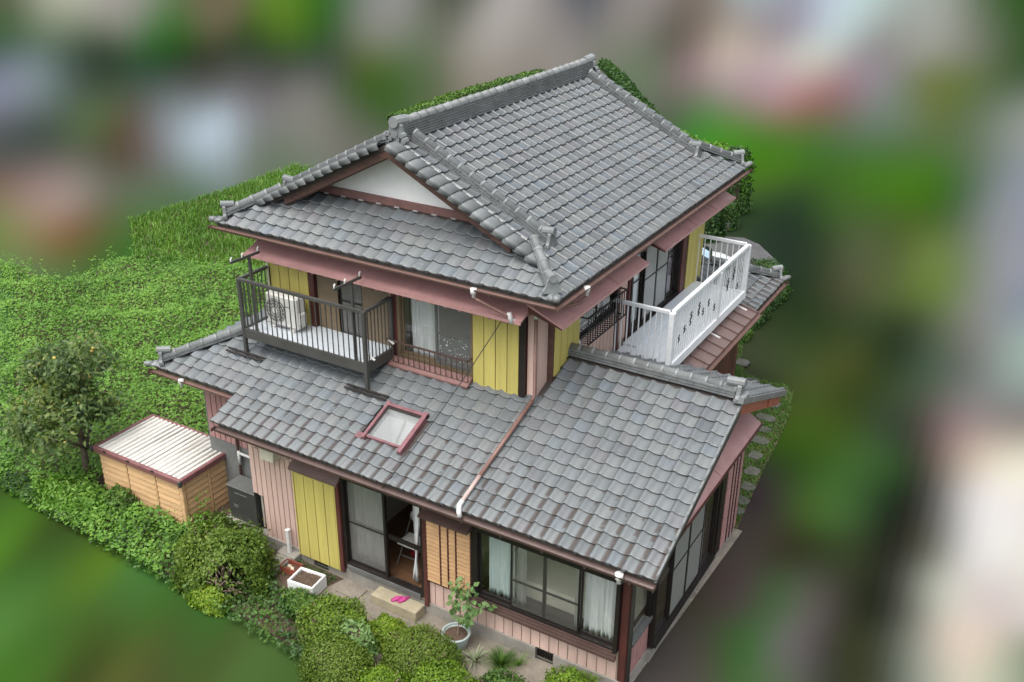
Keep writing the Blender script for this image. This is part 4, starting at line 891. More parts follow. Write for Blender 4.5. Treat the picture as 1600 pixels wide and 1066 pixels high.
gutter('upper_gutter', (UX+.07,UY0-.05,UZ-.05), (UX+.07,UY1+.08,UZ-.05), .048, M['gutter'], 10)
gutter('lower_gutter', (-8.06,EY-.06,EZ-.055), (VX+.0,EY-.06,EZ-.055), .065, M['gutterdk'], 12)
gutter('setback_gutter', (-10.42,.05,LZ(.11)-.06), (-8.1,.05,LZ(.11)-.06), .055, M['gutter'], 3)
gutter('rear_gutter', (RX+.06,RY0+.05,RZ-.05), (RX+.06,RY1+.08,RZ-.05), .055, M['gutter'], 3)
gutter('wing_back_gutter', (-1.0,BY+.05,BZ-.05), (VX,BY+.05,BZ-.05), .05, M['gutterdk'], 0)
def funnel(c, s=1., parent=None):
    return obj('rain_head', MB().lathe((c[0],c[1],c[2]-.19*s), [(.012*s,0), (.035*s,.02*s), (.04*s,.08*s), (.062*s,.10*s), (.068*s,.2*s), (.0,.2*s)], 12), M['pvc'], house, True)
funnel((-3.52,1.09,6.08), .85); funnel((-2.0,2.13,6.08), .85); funnel((.04,EY-.06,2.99), .95); funnel((-9.55,.05,3.24), .85)
obj('elbow_pipe', MB().tube([(-3.5,1.10,5.92), (-3.42,1.13,5.87), (-2.98,1.22,5.70), (-2.9,1.25,5.66)], .028, 8), M['copperpipe'], house, True)
obj('elbow_joint', MB().tube([(-2.94,1.24,5.74), (-2.9,1.26,5.56)], .042, 8).tube([(-2.93,1.25,5.60), (-2.84,1.33,5.58)], .038, 8), M['pvc'], house, True)
obj('elbow_pipe', MB().tube([(-2.88,1.29,5.585), (-2.70,1.62,5.66), (-2.69,1.70,5.62)], .028, 8), M['copperpipe'], house, True)
obj('elbow_pipe', MB().tube([(-2.0,2.12,5.90), (-2.05,2.0,5.83), (-2.5,1.74,5.70), (-2.69,1.70,5.66)], .028, 8), M['copperpipe'], house, True)
obj('corner_joint', MB().tube([(-2.69,1.70,5.72), (-2.69,1.70,5.52)], .042, 8).tube([(-2.52,1.73,5.69), (-2.44,1.75,5.70)], .04, 8), M['pvc'], house, True)
obj('downpipe', MB().tube([(-2.69,1.70,5.55), (-2.69,1.70,4.08), (-2.70,1.62,4.02)], .033, 10), M['copperpipe'], house, True)
obj('roof_pipe', MB().tube([(-2.70,1.64,LZ(1.64)+.10), (-2.76,.05,LZ(.05)+.085)], .036, 10), M['copperpipe'], house, True)
obj('roof_pipe', MB().tube([(-2.76,.05,LZ(.05)+.085), (-2.775,-.48,LZ(-.48)+.085)], .034, 10), M['pipepink'], house, True)
obj('pipe_elbow', MB().tube([(-2.775,-.44,LZ(-.44)+.085), (-2.777,-.53,LZ(-.53)+.08), (-2.74,-.60,LZ(-.60)+.045), (-2.71,-.62,LZ(-.62)-.02)], .043, 8), M['pvc'], house, True)
obj('corner_downpipe', MB().tube([(.04,EY-.06,2.82), (.05,-.35,2.72), (.05,-.05,2.64), (.055,.0,2.5), (.055,.0,ZG)], .03, 10), M['bronze'], house, True)
obj('setback_downpipe', MB().tube([(-8.85,.30,3.1), (-8.9,.62,2.95), (-8.9,.66,1.4), (-8.9,.66,ZG)], .03, 8), M['barge'], house, True)
ht = MB().tube([(-8.85,.62,1.52), (-7.9,.62,1.50)], .03, 8).tube([(-8.85,.62,1.56), (-8.85,.62,1.25)], .03, 8)
obj('wall_pipe', ht, M['pvc'], house, True)
vh = obj('vent_hood', MB().prism([(-7.38,.0,2.56), (-7.38,-.20,2.52), (-7.38,-.22,2.32), (-7.38,.0,2.32)], (.32,0,0)), M['cream'], house)
# ---------------- skylight in the lower roof
SX0, SX1, SY0, SY1 = -5.17, -4.25, .06, .86
def rp(x, y, n=0): return Vector((x, y, LZ(y)))+F_low.N*n
sk = obj('skylight', MB().bar(rp(SX0+.05,SY0,.05), rp(SX0+.05,SY1,.05), .055, .11, F_low.N).bar(rp(SX1-.07,SY0-.06,.05), rp(SX1-.07,SY1,.05), .08, .12, F_low.N).bar(rp(SX0+.02,SY1-.06,.05), rp(SX1-.03,SY1-.06,.05), .06, .115, F_low.N).bar(rp(SX0+.08,SY0+.06,.04), rp(SX1-.11,SY0+.06,.04), .04, .07, F_low.N), M['skyred'], house)
obj('pane', MB().prism([rp(SX0+.08,SY0+.08,.07), rp(SX1-.10,SY0+.08,.07), rp(SX1-.10,SY1-.09,.07), rp(SX0+.08,SY1-.09,.07)], F_low.N*.006), M['skyglass'], sk)
obj('gasket', MB().bar(rp(SX0+.08,SY1-.115,.082), rp(SX1-.1,SY1-.115,.082), .05, .006, F_low.N).bar(rp(SX0+.10,SY0+.1,.082), rp(SX0+.10,SY1-.14,.082), .04, .006, F_low.N), M['darkframe'], sk)
lwz = 2.70; lw = MB()
for a, b in (((HX0,HY0),(HX1,HY0)), ((HX1,HY0),(HX1,HY1)), ((HX1,HY1),(HX0,HY1)), ((HX0,HY1),(HX0,HY0))):
    a0 = Vector((a[0],a[1],lwz)); b0 = Vector((b[0],b[1],lwz)); lw.add([a0, b0, rp(b[0],b[1],.05), rp(a[0],a[1],.05)], [(0,1,2,3)])
lw.add([(HX0,HY0,lwz), (HX1,HY0,lwz), (HX1,HY1,lwz), (HX0,HY1,lwz)], [(0,1,2,3)])
obj('light_well', lw, M['shaft'], sk)
obj('flashing_end', MB().obox(rp(SX0-.06,SY0+.04,.05), (1,0,0), F_low.V, F_low.N, (.14,.12,.02)), M['skyred'], sk)
# ---------------- rooms behind the glass
rm = MB().box((-7.8,2.60,.4), (-3.2,2.68,3.2)).box((-3.24,.13,.4), (-3.2,2.6,3.0)).box((-3.2,3.2,.4), (-.15,3.28,3.4)).box((-7.85,.13,.4), (-7.8,2.6,3.0)).box((-5.8,.14,.4), (-5.76,2.6,3.0))
rm.box((-8.5,4.5,3.9), (-2.9,4.56,6.2)).box((-5.70,1.96,4.0), (-5.66,4.5,6.0)).box((-4.2,4.57,3.4), (-4.15,9.4,6.2))
obj('inner_walls', rm, M['room'], house)
obj('floor', MB().box((-7.8,.12,.42), (-3.25,2.6,.52)), M['woodfloor'], house); obj('living_floor', MB().box((-3.19,.13,.42), (-.13,3.2,.52)), M['woodfloor'], house)
obj('upper_floor', MB().box((-8.5,1.95,3.86), (-2.9,4.5,3.96)).box((-4.1,4.6,3.5), (-2.86,9.4,3.62)), M['woodfloor'], house)
obj('inner_ceiling', MB().box((-7.8,.13,2.62), (-.15,3.2,2.68)), M['room'], house)
# ------------------------------------------------------------------ dark balcony standing on the lower roof
BX0, BX1, BYF, BYB, BFZ, BRZ = -8.62, -5.69, .93, 1.72, 4.20, 5.22
bd = thing('balcony', 'dark bronze metal balcony with white floor standing on the lower tiled roof', 'balcony', (-7.15, 1.3, 3.6))
pst = [(BX0,BYF), (BX1,BYF)]
for x, y in pst: obj('post', MB().bbox((x-.035,y-.035,LZ(y)+.09), (x+.035,y+.035,BRZ+.02), .006), M['bronze'], bd)
for x in (BX0, BX1): obj('post', MB().bbox((x-.03,BYB-.03,BFZ-.1), (x+.03,BYB+.03,BRZ), .006), M['bronze'], bd)
for (p, q, nb) in (((BX0,BYF),(BX1,BYF),23), ((BX1,BYF),(BX1,BYB),7), ((BX0,BYF),(BX0,BYB),7)):
    p3 = Vector((p[0],p[1],0)); q3 = Vector((q[0],q[1],0)); d = (q3-p3).normalized()
    r_ = obj('railing', MB().bar(p3+d*.036+Vector((0,0,BRZ)), q3-d*.036+Vector((0,0,BRZ)), .06, .055), M['bronze'], bd)
    obj('beam', MB().bar(p3+d*.036+Vector((0,0,4.13)), q3-d*.036+Vector((0,0,4.13)), .05, .19), M['bronze'], bd)
    for k in range(nb):
        c = p3+(q3-p3)*((k+1)/(nb+1)); obj('baluster', MB().bar(c+Vector((0,0,4.225)), c+Vector((0,0,BRZ-.028)), .016), M['bronze'], r_)
fl = obj('floor', MB().box((BX0+.03,BYF+.03,4.15), (BX1-.03,BYB+.08,4.185)), M['whitefl'], bd)
for k in range(5): obj('floor_board', MB().bbox((BX0+.035,BYF+.035+k*.166,4.186), (BX1-.035,BYF+.035+k*.166+.160,4.20), .003), M['whitefl'], fl)
for x, y in pst:
    for k in (-1, 1): obj('foot_rail', MB().bar(rp(x-.45,y-.03+k*.035,.085), rp(x+.48,y-.03+k*.035,.085), .035, .03, F_low.N), M['darkframe'], bd)
for (x, lab) in ((-8.33, 'l'), (-5.95, 'r')):
    ps = obj('laundry_post', MB().bbox((x-.025,BYF+.02,4.2), (x+.025,BYF+.07,5.72), .004), M['bronze'], bd)
    obj('laundry_arm', MB().bar((x,.50,5.74), (x,1.24,5.72), .035, .045), M['bronze'], ps)
    for y in (.52, .80, 1.2): obj('hook_end', MB().tube([(x,y,5.75), (x,y,5.80), (x,y+.03,5.83)], .014, 6), M['pvc'], ps)
for p in ((-5.69,1.05,4.33), (-5.69,1.62,4.42)): obj('clamp', MB().bar(p, (p[0]+.14,p[1]-.05,p[2]-.03), .035, .02), M['pvc'], bd)
obj('drain_hose', MB().tube([(-8.62,1.70,5.6), (-8.60,1.68,5.0), (-8.57,1.66,4.6), (-8.45,1.6,4.5)], .022, 8), M['cream'], bd, True)
# outdoor unit
ac = thing('air_conditioner', 'ivory air conditioner outdoor unit with round fan grille on the dark balcony', 'air conditioner', (-7.95,1.42,4.21))
ca = obj('casing', MB().bbox((-8.34,1.28,4.26), (-7.58,1.56,4.90), .025), M['acwhite'], ac)
gr = MB()
for r in (.05, .11, .17, .23): gr.tube([(-8.10+r*math.cos(a), 1.260, 4.58+r*math.sin(a)) for a in np.linspace(0, 2*math.pi, 25)], .004, 5, cap=False)
for a in np.linspace(0, math.pi, 9)[:-1]: gr.tube([(-8.10-.24*math.cos(a),1.260,4.58-.24*math.sin(a)), (-8.10+.24*math.cos(a),1.260,4.58+.24*math.sin(a))], .003, 5)
obj('grille', gr, M['acwhite'], ac); obj('fan_opening', MB().tube([(-8.10,1.29,4.58), (-8.10,1.268,4.58)], .245, 24), M['greytop'], ac); obj('fan_hub', MB().tube([(-8.10,1.275,4.58), (-8.10,1.250,4.58)], .06, 14), M['acwhite'], ac)
obj('valve_cover', MB().bbox((-7.578,1.32,4.36), (-7.52,1.50,4.60), .02), M['acwhite'], ac)
for x in (-8.2, -7.72): obj('foot', MB().box((x-.05,1.26,4.202), (x+.05,1.58,4.262)), M['acwhite'], ac)
obj('seam', MB().box((-7.85,1.276,4.70), (-7.72,1.281,4.715)).box((-8.34,1.277,4.29), (-7.58,1.282,4.30)), M['greytop'], ac)

# ------------------------------------------------------------------ white balcony on the right side
WX0, WX1, WY0, WY1, WFZ, WRZ = X1+.10, -1.475, 4.75, 9.13, 3.62, 4.75
wb = thing('balcony', 'white painted metal balcony with close upright slats beside the upper windows', 'balcony', (-2.1, 6.9, 3.3))
for (x, y) in ((WX1,WY0), (WX1,WY1)): obj('post', MB().bbox((x-.05,y-.05,WFZ-.14), (x+.05,y+.05,WRZ+.0), .006), M['white'], wb)
obj('post', MB().bbox((WX1-.03,7.25,WFZ-.05), (WX1+.055,7.36,WRZ-.03), .006), M['white'], wb)
fw = obj('floor', MB().box((WX0,WY0+.05,WFZ-.10), (WX1-.05,WY1-.05,WFZ-.012)), M['white'], wb)
for k in range(8): obj('floor_board', MB().bbox((WX0+k*.1375+.002,WY0+.055,WFZ-.011), (WX0+(k+1)*.1375-.002,WY1-.055,WFZ+.006), .002), M['whitefl'], fw)
obj('step_ledge', MB().bbox((WX0+.0,5.2,WFZ+.007), (WX0+.30,9.0,WFZ+.06), .006), M['whitefl'], wb)
ro = obj('railing', MB().bbox((WX1-.04,WY0+.051,WRZ-.03), (WX1+.045,WY1-.051,WRZ+.05), .01), M['white'], wb); obj('bottom_rail', MB().bbox((WX1-.02,WY0+.051,WFZ-.13), (WX1+.05,WY1-.051,WFZ+.06), .008), M['white'], wb)
ns = 37
for k in range(ns):
    y = WY0+.10+k*(WY1-WY0-.2)/(ns-1)
    if 7.22 < y < 7.39: continue
    obj('slat', MB().box((WX1-.003,y-.015,WFZ+.055), (WX1+.009,y+.015,WRZ-.025)), M['white'], ro)
for (yy, nb) in ((WY0, 9), (WY1, 8)):
    rn = obj('railing', MB().bbox((WX0-.05,yy-.03,WRZ-.03), (WX1-.051,yy+.03,WRZ+.045), .008), M['white'], wb); obj('bottom_rail', MB().bbox((WX0-.05,yy-.03,WFZ-.12), (WX1-.051,yy+.03,WFZ+.03), .008), M['white'], wb)
    for k in range(nb):
        x = WX0+.02+k*(WX1-WX0-.10)/(nb); obj('baluster', MB().box((x-.010,yy-.010,WFZ+.025), (x+.010,yy+.010,WRZ-.03)), M['white'], rn)
for y in (5.05, 7.28, 9.0):
    lg = obj('leg', MB().bbox((WX1-.06,y-.03,3.40), (WX1+.0,y+.03,WFZ-.13), .005), M['pvc'], wb)
    obj('foot', MB().bar((WX1-.25,y,3.385), (WX1+.16,y,3.262), .07, .03), M['pvc'], lg)
# scroll clips pressed on the slats
for (y, z, n) in ((5.15,4.08,1), (5.42,4.18,1), (5.72,4.22,2), (6.15,4.26,2), (6.42,4.18,1), (6.72,4.26,1), (7.10,4.02,1), (7.85,4.20,2), (8.20,4.34,2), (8.55,4.0,1)):
    mb = MB()
    for k in range(n):
        q = Vector((WX1+.02, y+.02*k, z+.13*k))
        mb.tube([q+Vector((.0, .030*math.cos(a)*(1 if a < math.pi else -1)+(0 if a < math.pi else -.0), .06-.10*a/(2*math.pi)*1.3+.018*math.sin(a))) for a in np.linspace(0, 2*math.pi, 14)], .0125, 5)
    obj('scroll_ornament', mb, M['black'], wb)
obj('white_hose', MB().tube([(-2.72,3.15,4.62), (-2.60,3.18,4.52), (-2.57,3.12,4.46), (-2.60,3.05,4.42)], .018, 6), M['pvc'], house, True)

# ------------------------------------------------------------------ storage shed
sh = thing('storage_shed', 'low tan timber-look shed with white corrugated roof and dark red roof trim', 'shed', (-10.75,.4,ZG))
A, B, C_, D_, TZ = -11.80, -9.42, -.42, 1.02, 1.17
bdy = obj('wall', MB().box((A,C_,ZG), (B,D_,TZ)), M['shedjoint'], sh)
nrow = 8; rh = (TZ-ZG)/nrow
for (a, b) in ((A,A+.78), (A+.83,A+1.62), (A+1.67,B-.06)):
    for k in range(nrow): obj('cladding_board', MB().prism([(a+.01,C_-.034,ZG+k*rh+.004), (a+.01,C_-.001,ZG+k*rh+.004), (a+.01,C_-.001,ZG+(k+1)*rh-.015), (a+.01,C_-.016,ZG+(k+1)*rh-.015)], (b-a-.02,0,0)), M['shedwall'], bdy)
for (a, b) in ((C_+.06,C_+.66), (C_+.71,D_-.05)):
    for k in range(nrow): obj('cladding_board', MB().prism([(B+.034,a+.01,ZG+k*rh+.004), (B+.001,a+.01,ZG+k*rh+.004), (B+.001,a+.01,ZG+(k+1)*rh-.015), (B+.016,a+.01,ZG+(k+1)*rh-.015)], (0,b-a-.02,0)), M['shedwall'], bdy)
for x in (A+.785, A+1.625): obj('corner_strip', MB().bbox((x,C_-.040,ZG), (x+.04,C_-.001,TZ), .006), M['shedwall'], bdy)
obj('corner_strip', MB().bbox((B-.055,C_-.042,ZG), (B+.042,C_+.055,TZ), .014), M['shedwall'], bdy); obj('corner_strip', MB().bbox((B+.001,C_+.662,ZG), (B+.040,C_+.705,TZ), .006), M['shedwall'], bdy); obj('corner_strip', MB().bbox((B+.001,D_-.048,ZG), (B+.040,D_+.01,TZ), .006), M['shedwall'], bdy)
# corrugated sheet, slightly falling to the back
RA, RB, RC, RD = A-.10, B+.08, C_-.10, D_+.08; zr = lambda y: 1.285-.0*(y-RC)
V = []; F = []; nx = 150
for k in range(nx+1):
    x = RA+.05+(RB-RA-.1)*k/nx; ph = (k/nx*19) % 1; h = .035 if ph < .50 else (.035*(1-(ph-.50)/.08) if ph < .58 else (0 if ph < .92 else .035*(ph-.92)/.08))
    V += [(x,RC+.05,1.248+h), (x,RD-.05,1.248+h)]
for k in range(nx): F.append((2*k, 2*k+2, 2*k+3, 2*k+1))
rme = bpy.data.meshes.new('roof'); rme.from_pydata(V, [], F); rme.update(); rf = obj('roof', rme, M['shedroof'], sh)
obj('roof_base', MB().box((RA+.04,RC+.04,1.170), (RB-.04,RD-.04,1.245)), M['shedtrim'], rf)
for (a, b) in (((RA,RC,1.175),(RB,RC+.085,1.305)), ((RA,RD-.055,1.175),(RB,RD,1.295)), ((RA,RC+.086,1.175),(RA+.085,RD-.056,1.305)), ((RB-.085,RC+.086,1.175),(RB,RD-.056,1.305))): obj('roof_trim', MB().bbox(a, b, .014), M['shedtrim'], rf)
for (x, y) in ((RA,RC), (RB,RC), (RB,RD)): obj('corner_cap', MB().bbox((x-.035,y-.035,1.170), (x+.035,y+.035,1.305), .012), M['darkgrey'], rf)
for x in (-11.55, -10.85, -10.15): obj('drain_slot', MB().box((x,RC-.003,1.260), (x+.08,RC+.02,1.302)), M['black'], rf)

# ------------------------------------------------------------------ yard things
bo = thing('boiler', 'dark grey floor-standing boiler between the shed and the pink wall', 'boiler', (-8.45,.42,ZG))
obj('plinth', MB().bbox((-8.95,.12,ZG), (-7.98,.66,ZG+.09), .01), M['concrete'], bo)
obj('casing', MB().bbox((-8.86,.22,ZG+.10), (-8.08,.60,.98), .012), M['darkgrey'], bo); obj('lid', MB().bbox((-8.875,.20,.982), (-8.065,.61,1.01), .008), M['greytop'], bo)
obj('handle', MB().box((-8.66,.205,.86), (-8.34,.218,.875)), M['greytop'], bo); obj('nameplate', MB().box((-8.72,.210,.52), (-8.60,.2185,.585)), M['greytop'], bo)
st = tag(obj('doorstep', MB().bbox((-4.86,-.34,ZG), (-3.86,-.05,.335), .012), M['stepconc']), 'sandy concrete doorstep block under the open patio door', 'step')
def slipper(dx, dy, rot, which):
    mb = MB(); n = 14; sole = [(-.047*math.sin(2*math.pi*k/n)*(1 if math.cos(2*math.pi*k/n) > -.2 else .82), .125*math.cos(2*math.pi*k/n)) for k in range(n)]
    mb.prism([(x, y, 0) for x, y in sole], (0, 0, .022))
    m = 6
    for i in range(m):
        y0 = -.02+.125*i/(m-1)*1.05; hw_ = .052*math.sqrt(max(.05, 1-(max(0, y0)/.15)**2)); hh = .055-.03*i/(m-1)
        for k in range(9):
            a = math.pi*k/8; mb.v.append((hw_*math.cos(a), y0, .012+hh*math.sin(a)))
    b = len(mb.v)-m*9
    for i in range(m-1):
        for k in range(8): mb.f.append((b+i*9+k, b+i*9+k+1, b+(i+1)*9+k+1, b+(i+1)*9+k))
    o = obj('slipper', mb, M['magenta'], None, False, (dx, dy, .336)); o.rotation_euler = (0, 0, rot)
    return tag(o, 'magenta rubber slipper on the doorstep, the one '+which, 'slipper', 'pair of slippers')
slipper(-4.36, -.20, 2.6, 'nearer the yellow shutter box'); slipper(-4.25, -.16, 2.75, 'nearer the ochre slatted panel')
# foam box of soil
def open_box(name, label, cat, a, b, z0, z1, wall, mat, fill, filltop, rot=0.):
    c = Vector(((a[0]+b[0])/2, (a[1]+b[1])/2, z0)); hx, hy = abs(b[0]-a[0])/2, abs(b[1]-a[1])/2; h = z1-z0
    t = thing(name, label, cat, c); t.rotation_euler = (0, 0, rot); WOFF[t] = Vector((0,0,0))
    mb = MB().bbox((-hx,-hy,0), (hx,-hy+wall,h), .008).bbox((-hx,hy-wall,0), (hx,hy,h), .008).bbox((-hx,-hy+wall,0), (-hx+wall,hy-wall,h), .008).bbox((hx-wall,-hy+wall,0), (hx,hy-wall,h), .008).box((-hx+wall,-hy+wall,.001), (hx-wall,hy-wall,.02))
    obj('box_wall', mb, mat, t)
    if fill:
        n = 14; V = [(-hx+wall+(2*hx-2*wall)*i/n, -hy+wall+(2*hy-2*wall)*j/n, filltop-z0+random.uniform(-.012,.014)) for j in range(n+1) for i in range(n+1)]
        F = [(j*(n+1)+i, j*(n+1)+i+1, (j+1)*(n+1)+i+1, (j+1)*(n+1)+i) for j in range(n) for i in range(n)]
        me = bpy.data.meshes.new('soil'); me.from_pydata(V, [], F); me.update(); obj('soil', me, fill, t)
    return t
open_box('planter_box', 'white foam planter box filled with bare brown soil', 'planter', (-6.36,-.87), (-5.80,-.43), ZG+.02, .42, .04, M['styro'], M['soil'], .37, .1)
tr = open_box('planter_tray', 'small terracotta tray holding pale pebbles beside the foam box', 'tray', (-6.88,-.52), (-6.50,-.28), ZG+.02, .30, .015, M['terra'], M['soil'], .20, .05)
for k, (dx, dy, r) in enumerate(((-.06,.02,.045), (.02,.0,.04), (.05,-.03,.035))):
    tag(obj('pebble', MB().sphere((0,0,0), r, 1.2, .9, .7, 2), M['shell'], None, True, (-6.69+dx,-.40+dy,.225)), ('largest', 'middle-sized', 'smallest')[k]+' pale pebble lying in the terracotta tray', 'pebble', 'pebbles in the tray')
for k, (x, y, sx, sy, lab) in enumerate(((-6.98,-.12,.22,.12,'weathered concrete block against the foundation beside the pink boards'), (-7.02,-.42,.17,.26,'rough grey concrete block lying behind the terracotta tray'), (-5.45,-.72,.20,.12,'cracked concrete block at the corner of the path near the foam box'))):
    tag(obj('concrete_block', MB().bbox((x-sx,y-sy,ZG), (x+sx,y+sy,ZG+.17-.03*k), .015), M['concrete']), lab, 'block')
for (x0, x1, y0, y1) in ((-5.62,-5.12,-.42,-.10), (-5.72,-5.30,-.70,-.45)):
    tag(obj('paving_slab', MB().bbox((x0,y0,ZG), (x1,y1,ZG+.03), .006), M['paving']), 'flat grey paving slab at the start of the front path', 'slab', 'slabs on the path')
tag(obj('post_stub', MB().bbox((-7.00,-.16,ZG), (-6.93,-.09,.80), .006).bbox((-7.01,-.17,.801), (-6.92,-.08,.83), .006), M['pvc']), 'short pale post with brown cap against the pink wall', 'post')
# flower pot
fp = thing('flower_pot', 'round pale blue glazed pot of soil on the front path', 'pot', (-2.93,-.46,ZG))
obj('body', MB().lathe((-2.93,-.46,ZG), [(0,.0), (.15,0), (.19,.06), (.225,.20), (.24,.30), (.225,.30), (.20,.25), (.0,.25)], 28), M['pot'], fp, True)
obj('rim', MB().tube([(-2.93+.235*math.cos(a),-.46+.235*math.sin(a),ZG+.295) for a in np.linspace(0, 2*math.pi, 33)], .022, 8, cap=False), M['pot'], fp, True)
obj('soil', MB().lathe((-2.93,-.46,ZG), [(.21,.255), (.12,.268), (.0,.262)], 24), M['soil'], fp, True)
# flagstones on the lawn
for k, (x, y, a, b) in enumerate(((-.10,5.88,.13,.15), (-.14,6.28,.14,.17), (-.22,6.85,.16,.17), (-.33,7.50,.17,.20), (-.48,8.18,.17,.18), (-.62,8.88,.24,.17), (-.74,9.42,.26,.15), (-.82,10.0,.25,.16), (-.98,10.75,.30,.2), (-1.2,11.4,.28,.2), (-1.7,11.7,.2,.15), (-2.3,12.6,.2,.2))):
    n = 11; P = []
    for i in range(n):
        t = 2*math.pi*i/n; c, s = math.cos(t), math.sin(t); q = 1/max(abs(c), abs(s))**.6
        P.append((x+a*c*q*random.uniform(.86,1.08), y+b*s*q*random.uniform(.86,1.08), ZG+.005))
    bm = bmesh.new(); vv = [bm.verts.new(p) for p in P]; f = bm.faces.new(vv); r = bmesh.ops.extrude_face_region(bm, geom=[f]); bmesh.ops.translate(bm, verts=[v for v in r['geom'] if isinstance(v, bmesh.types.BMVert)], vec=(0,0,.05)); bmesh.ops.recalc_face_normals(bm, faces=bm.faces[:])
    bmesh.ops.bevel(bm, geom=[e for e in bm.edges if all(v.co.z > ZG+.04 for v in e.verts)], offset=.015, segments=1, affect='EDGES')
    tag(obj('flagstone', MB().bm(bm), M['stone']), ('the %s flagstone from the concrete apron along the lawn' % ('first second third fourth fifth sixth seventh eighth ninth tenth eleventh twelfth'.split()[k])), 'flagstone', 'stepping stones on the lawn')
# power cable
pts = [Vector((-3.10,1.28,5.55)).lerp(Vector((-4.24,-.62,2.98)), t)+Vector((0,0,-.10*4*t*(1-t))) for t in np.linspace(0, 1, 14)]
tag(obj('cable', MB().tube(pts, .008, 5), M['black'], None, True), 'thin black cable running from the upper awning down over the roof', 'cable')
# ------------------------------------------------------------------ things behind the glass
drape('curtain', 'long white curtain bunched in the open patio door', M['curtain'], 'x', -4.20, -3.96, .60, 2.34, .14, .035, 4, .0, None, -.35)
drape('curtain', 'grey lace curtain behind the screened half of the patio door', M['lace'], 'x', -5.55, -4.85, .58, 2.36, .16, .02, 8)
drape('curtain', 'mint white curtain drawn over the window pane nearest the slatted shutter box', M['curtaing'], 'x', -2.66, -2.12, 1.02, 2.35, .14, .03, 6)
drape('curtain', 'white curtain drawn over the window pane next to the corner pillar', M['curtain'], 'x', -.80, -.24, 1.0, 2.35, .14, .04, 6)
drape('curtain', 'thin grey lace gathered beside the mint white curtain', M['lace'], 'x', -2.06, -1.90, 1.0, 2.35, .13, .02, 3)
drape('curtain', 'thin grey lace gathered beside the white corner curtain', M['lace'], 'x', -1.02, -.86, 1.0, 2.35, .13, .02, 3)
drape('curtain', 'white lace curtain behind the railed upstairs window', M['curtain'], 'x', -5.45, -4.80, 4.05, 5.32, Y1+.14, .025, 6)
drape('curtain', 'purple curtain in the upstairs window at the white balcony', M['purple'], 'y', 7.52, 8.12, 3.70, 5.34, X1-.13, .03, 5)
drape('curtain', 'mint white curtain in the upstairs window at the white balcony', M['curtaing'], 'y', 5.68, 6.25, 3.70, 5.34, X1-.13, .02, 5)
drape('curtain', 'white lace curtain behind the black iron window guard', M['lace'], 'y', 3.5, 4.3, 4.48, 5.34, X1-.13, .02, 5)
drape('curtain', 'white curtain hanging in the glazed side door', M['curtain'], 'y', 3.1, 3.4, .55, 2.45, -.02, .02, 3)
drape('curtain', 'narrow white curtain behind the first pane of the side door', M['curtain'], 'y', 1.02, 1.2, .55, 2.45, -.02, .02, 2)
tag(obj('rug', MB().bbox((-3.1,.9,.521), (-.4,2.9,.56), .008), M['rug']), 'speckled cream rug on the floor behind the front window', 'rug')
sf = thing('sofa_bed', 'low bed with speckled cream cover behind the front window', 'bed', (-1.5,.8,.52))
obj('mattress', MB().bbox((-2.5,.36,.56), (-.5,1.9,1.30), .06), M['rug'], sf); obj('blanket', MB().bbox((-2.45,.24,.56), (-.55,.40,1.02), .05), M['mat'], sf)
ch = thing('folding_chair', 'grey folding chair with round backrest inside the open patio door', 'chair', (-4.62,.75,.52))
obj('backrest', MB().sphere((-4.62,.86,1.36), .19, 1, .16, .8, 2), M['greytop'] and M['acwhite'], ch, True); obj('seat', MB().bbox((-4.82,.45,.95), (-4.42,.83,1.0), .015), M['acwhite'], ch)
for x in (-4.80, -4.44):
    obj('leg', MB().tube([(x,.88,1.3), (x,.40,.53)], .011, 6), M['greytop'], ch); obj('leg', MB().tube([(x,.46,.98), (x,.88,.53)], .011, 6), M['greytop'], ch)
obj('stretcher', MB().tube([(-4.80,.5,.70), (-4.44,.5,.70)], .010, 6), M['greytop'], ch)
def bundle(name, label, cat, c, r, mat, s=(1,1,1)):
    mb = MB().sphere((0,0,0), r, *s, 3); n_ = len(mb.v); off = [random.uniform(0, 9) for _ in range(3)]
    mb.v = [tuple(q*(1+.16*math.sin(v[0]/r*5+off[0])*math.cos(v[1]/r*4+off[1])+.1*math.sin(v[2]/r*7+off[2])) for q in v) for v in mb.v]
    return tag(obj(name, mb, mat, None, True, c), label, cat)
bundle('laundry_bag', 'pale blue plastic bag slumped on the floor beside the folding chair', 'bag', (-4.18,.95,.72), .24, M['bluecloth'], (1.1,.9,.8))
bundle('clothes_heap', 'heap of dark clothes behind the pale blue bag', 'clothes', (-4.35,1.55,.85), .42, M['darkcloth'], (1.3,.8,.8))
bundle('towel', 'red cloth lying under the folding chair', 'cloth', (-4.66,.80,.60), .09, M['redcloth'])
tag(obj('dresser', MB().bbox((-4.9,2.1,.52), (-3.6,2.55,1.6), .02), M['darkgrey']), 'dark dresser against the back wall of the patio-door room', 'dresser')
bundle('cloth_cover', 'grey-green cloth draped over the dresser', 'cloth', (-4.1,1.95,1.72), .42, M['greencloth'], (1.2,.7,.75))
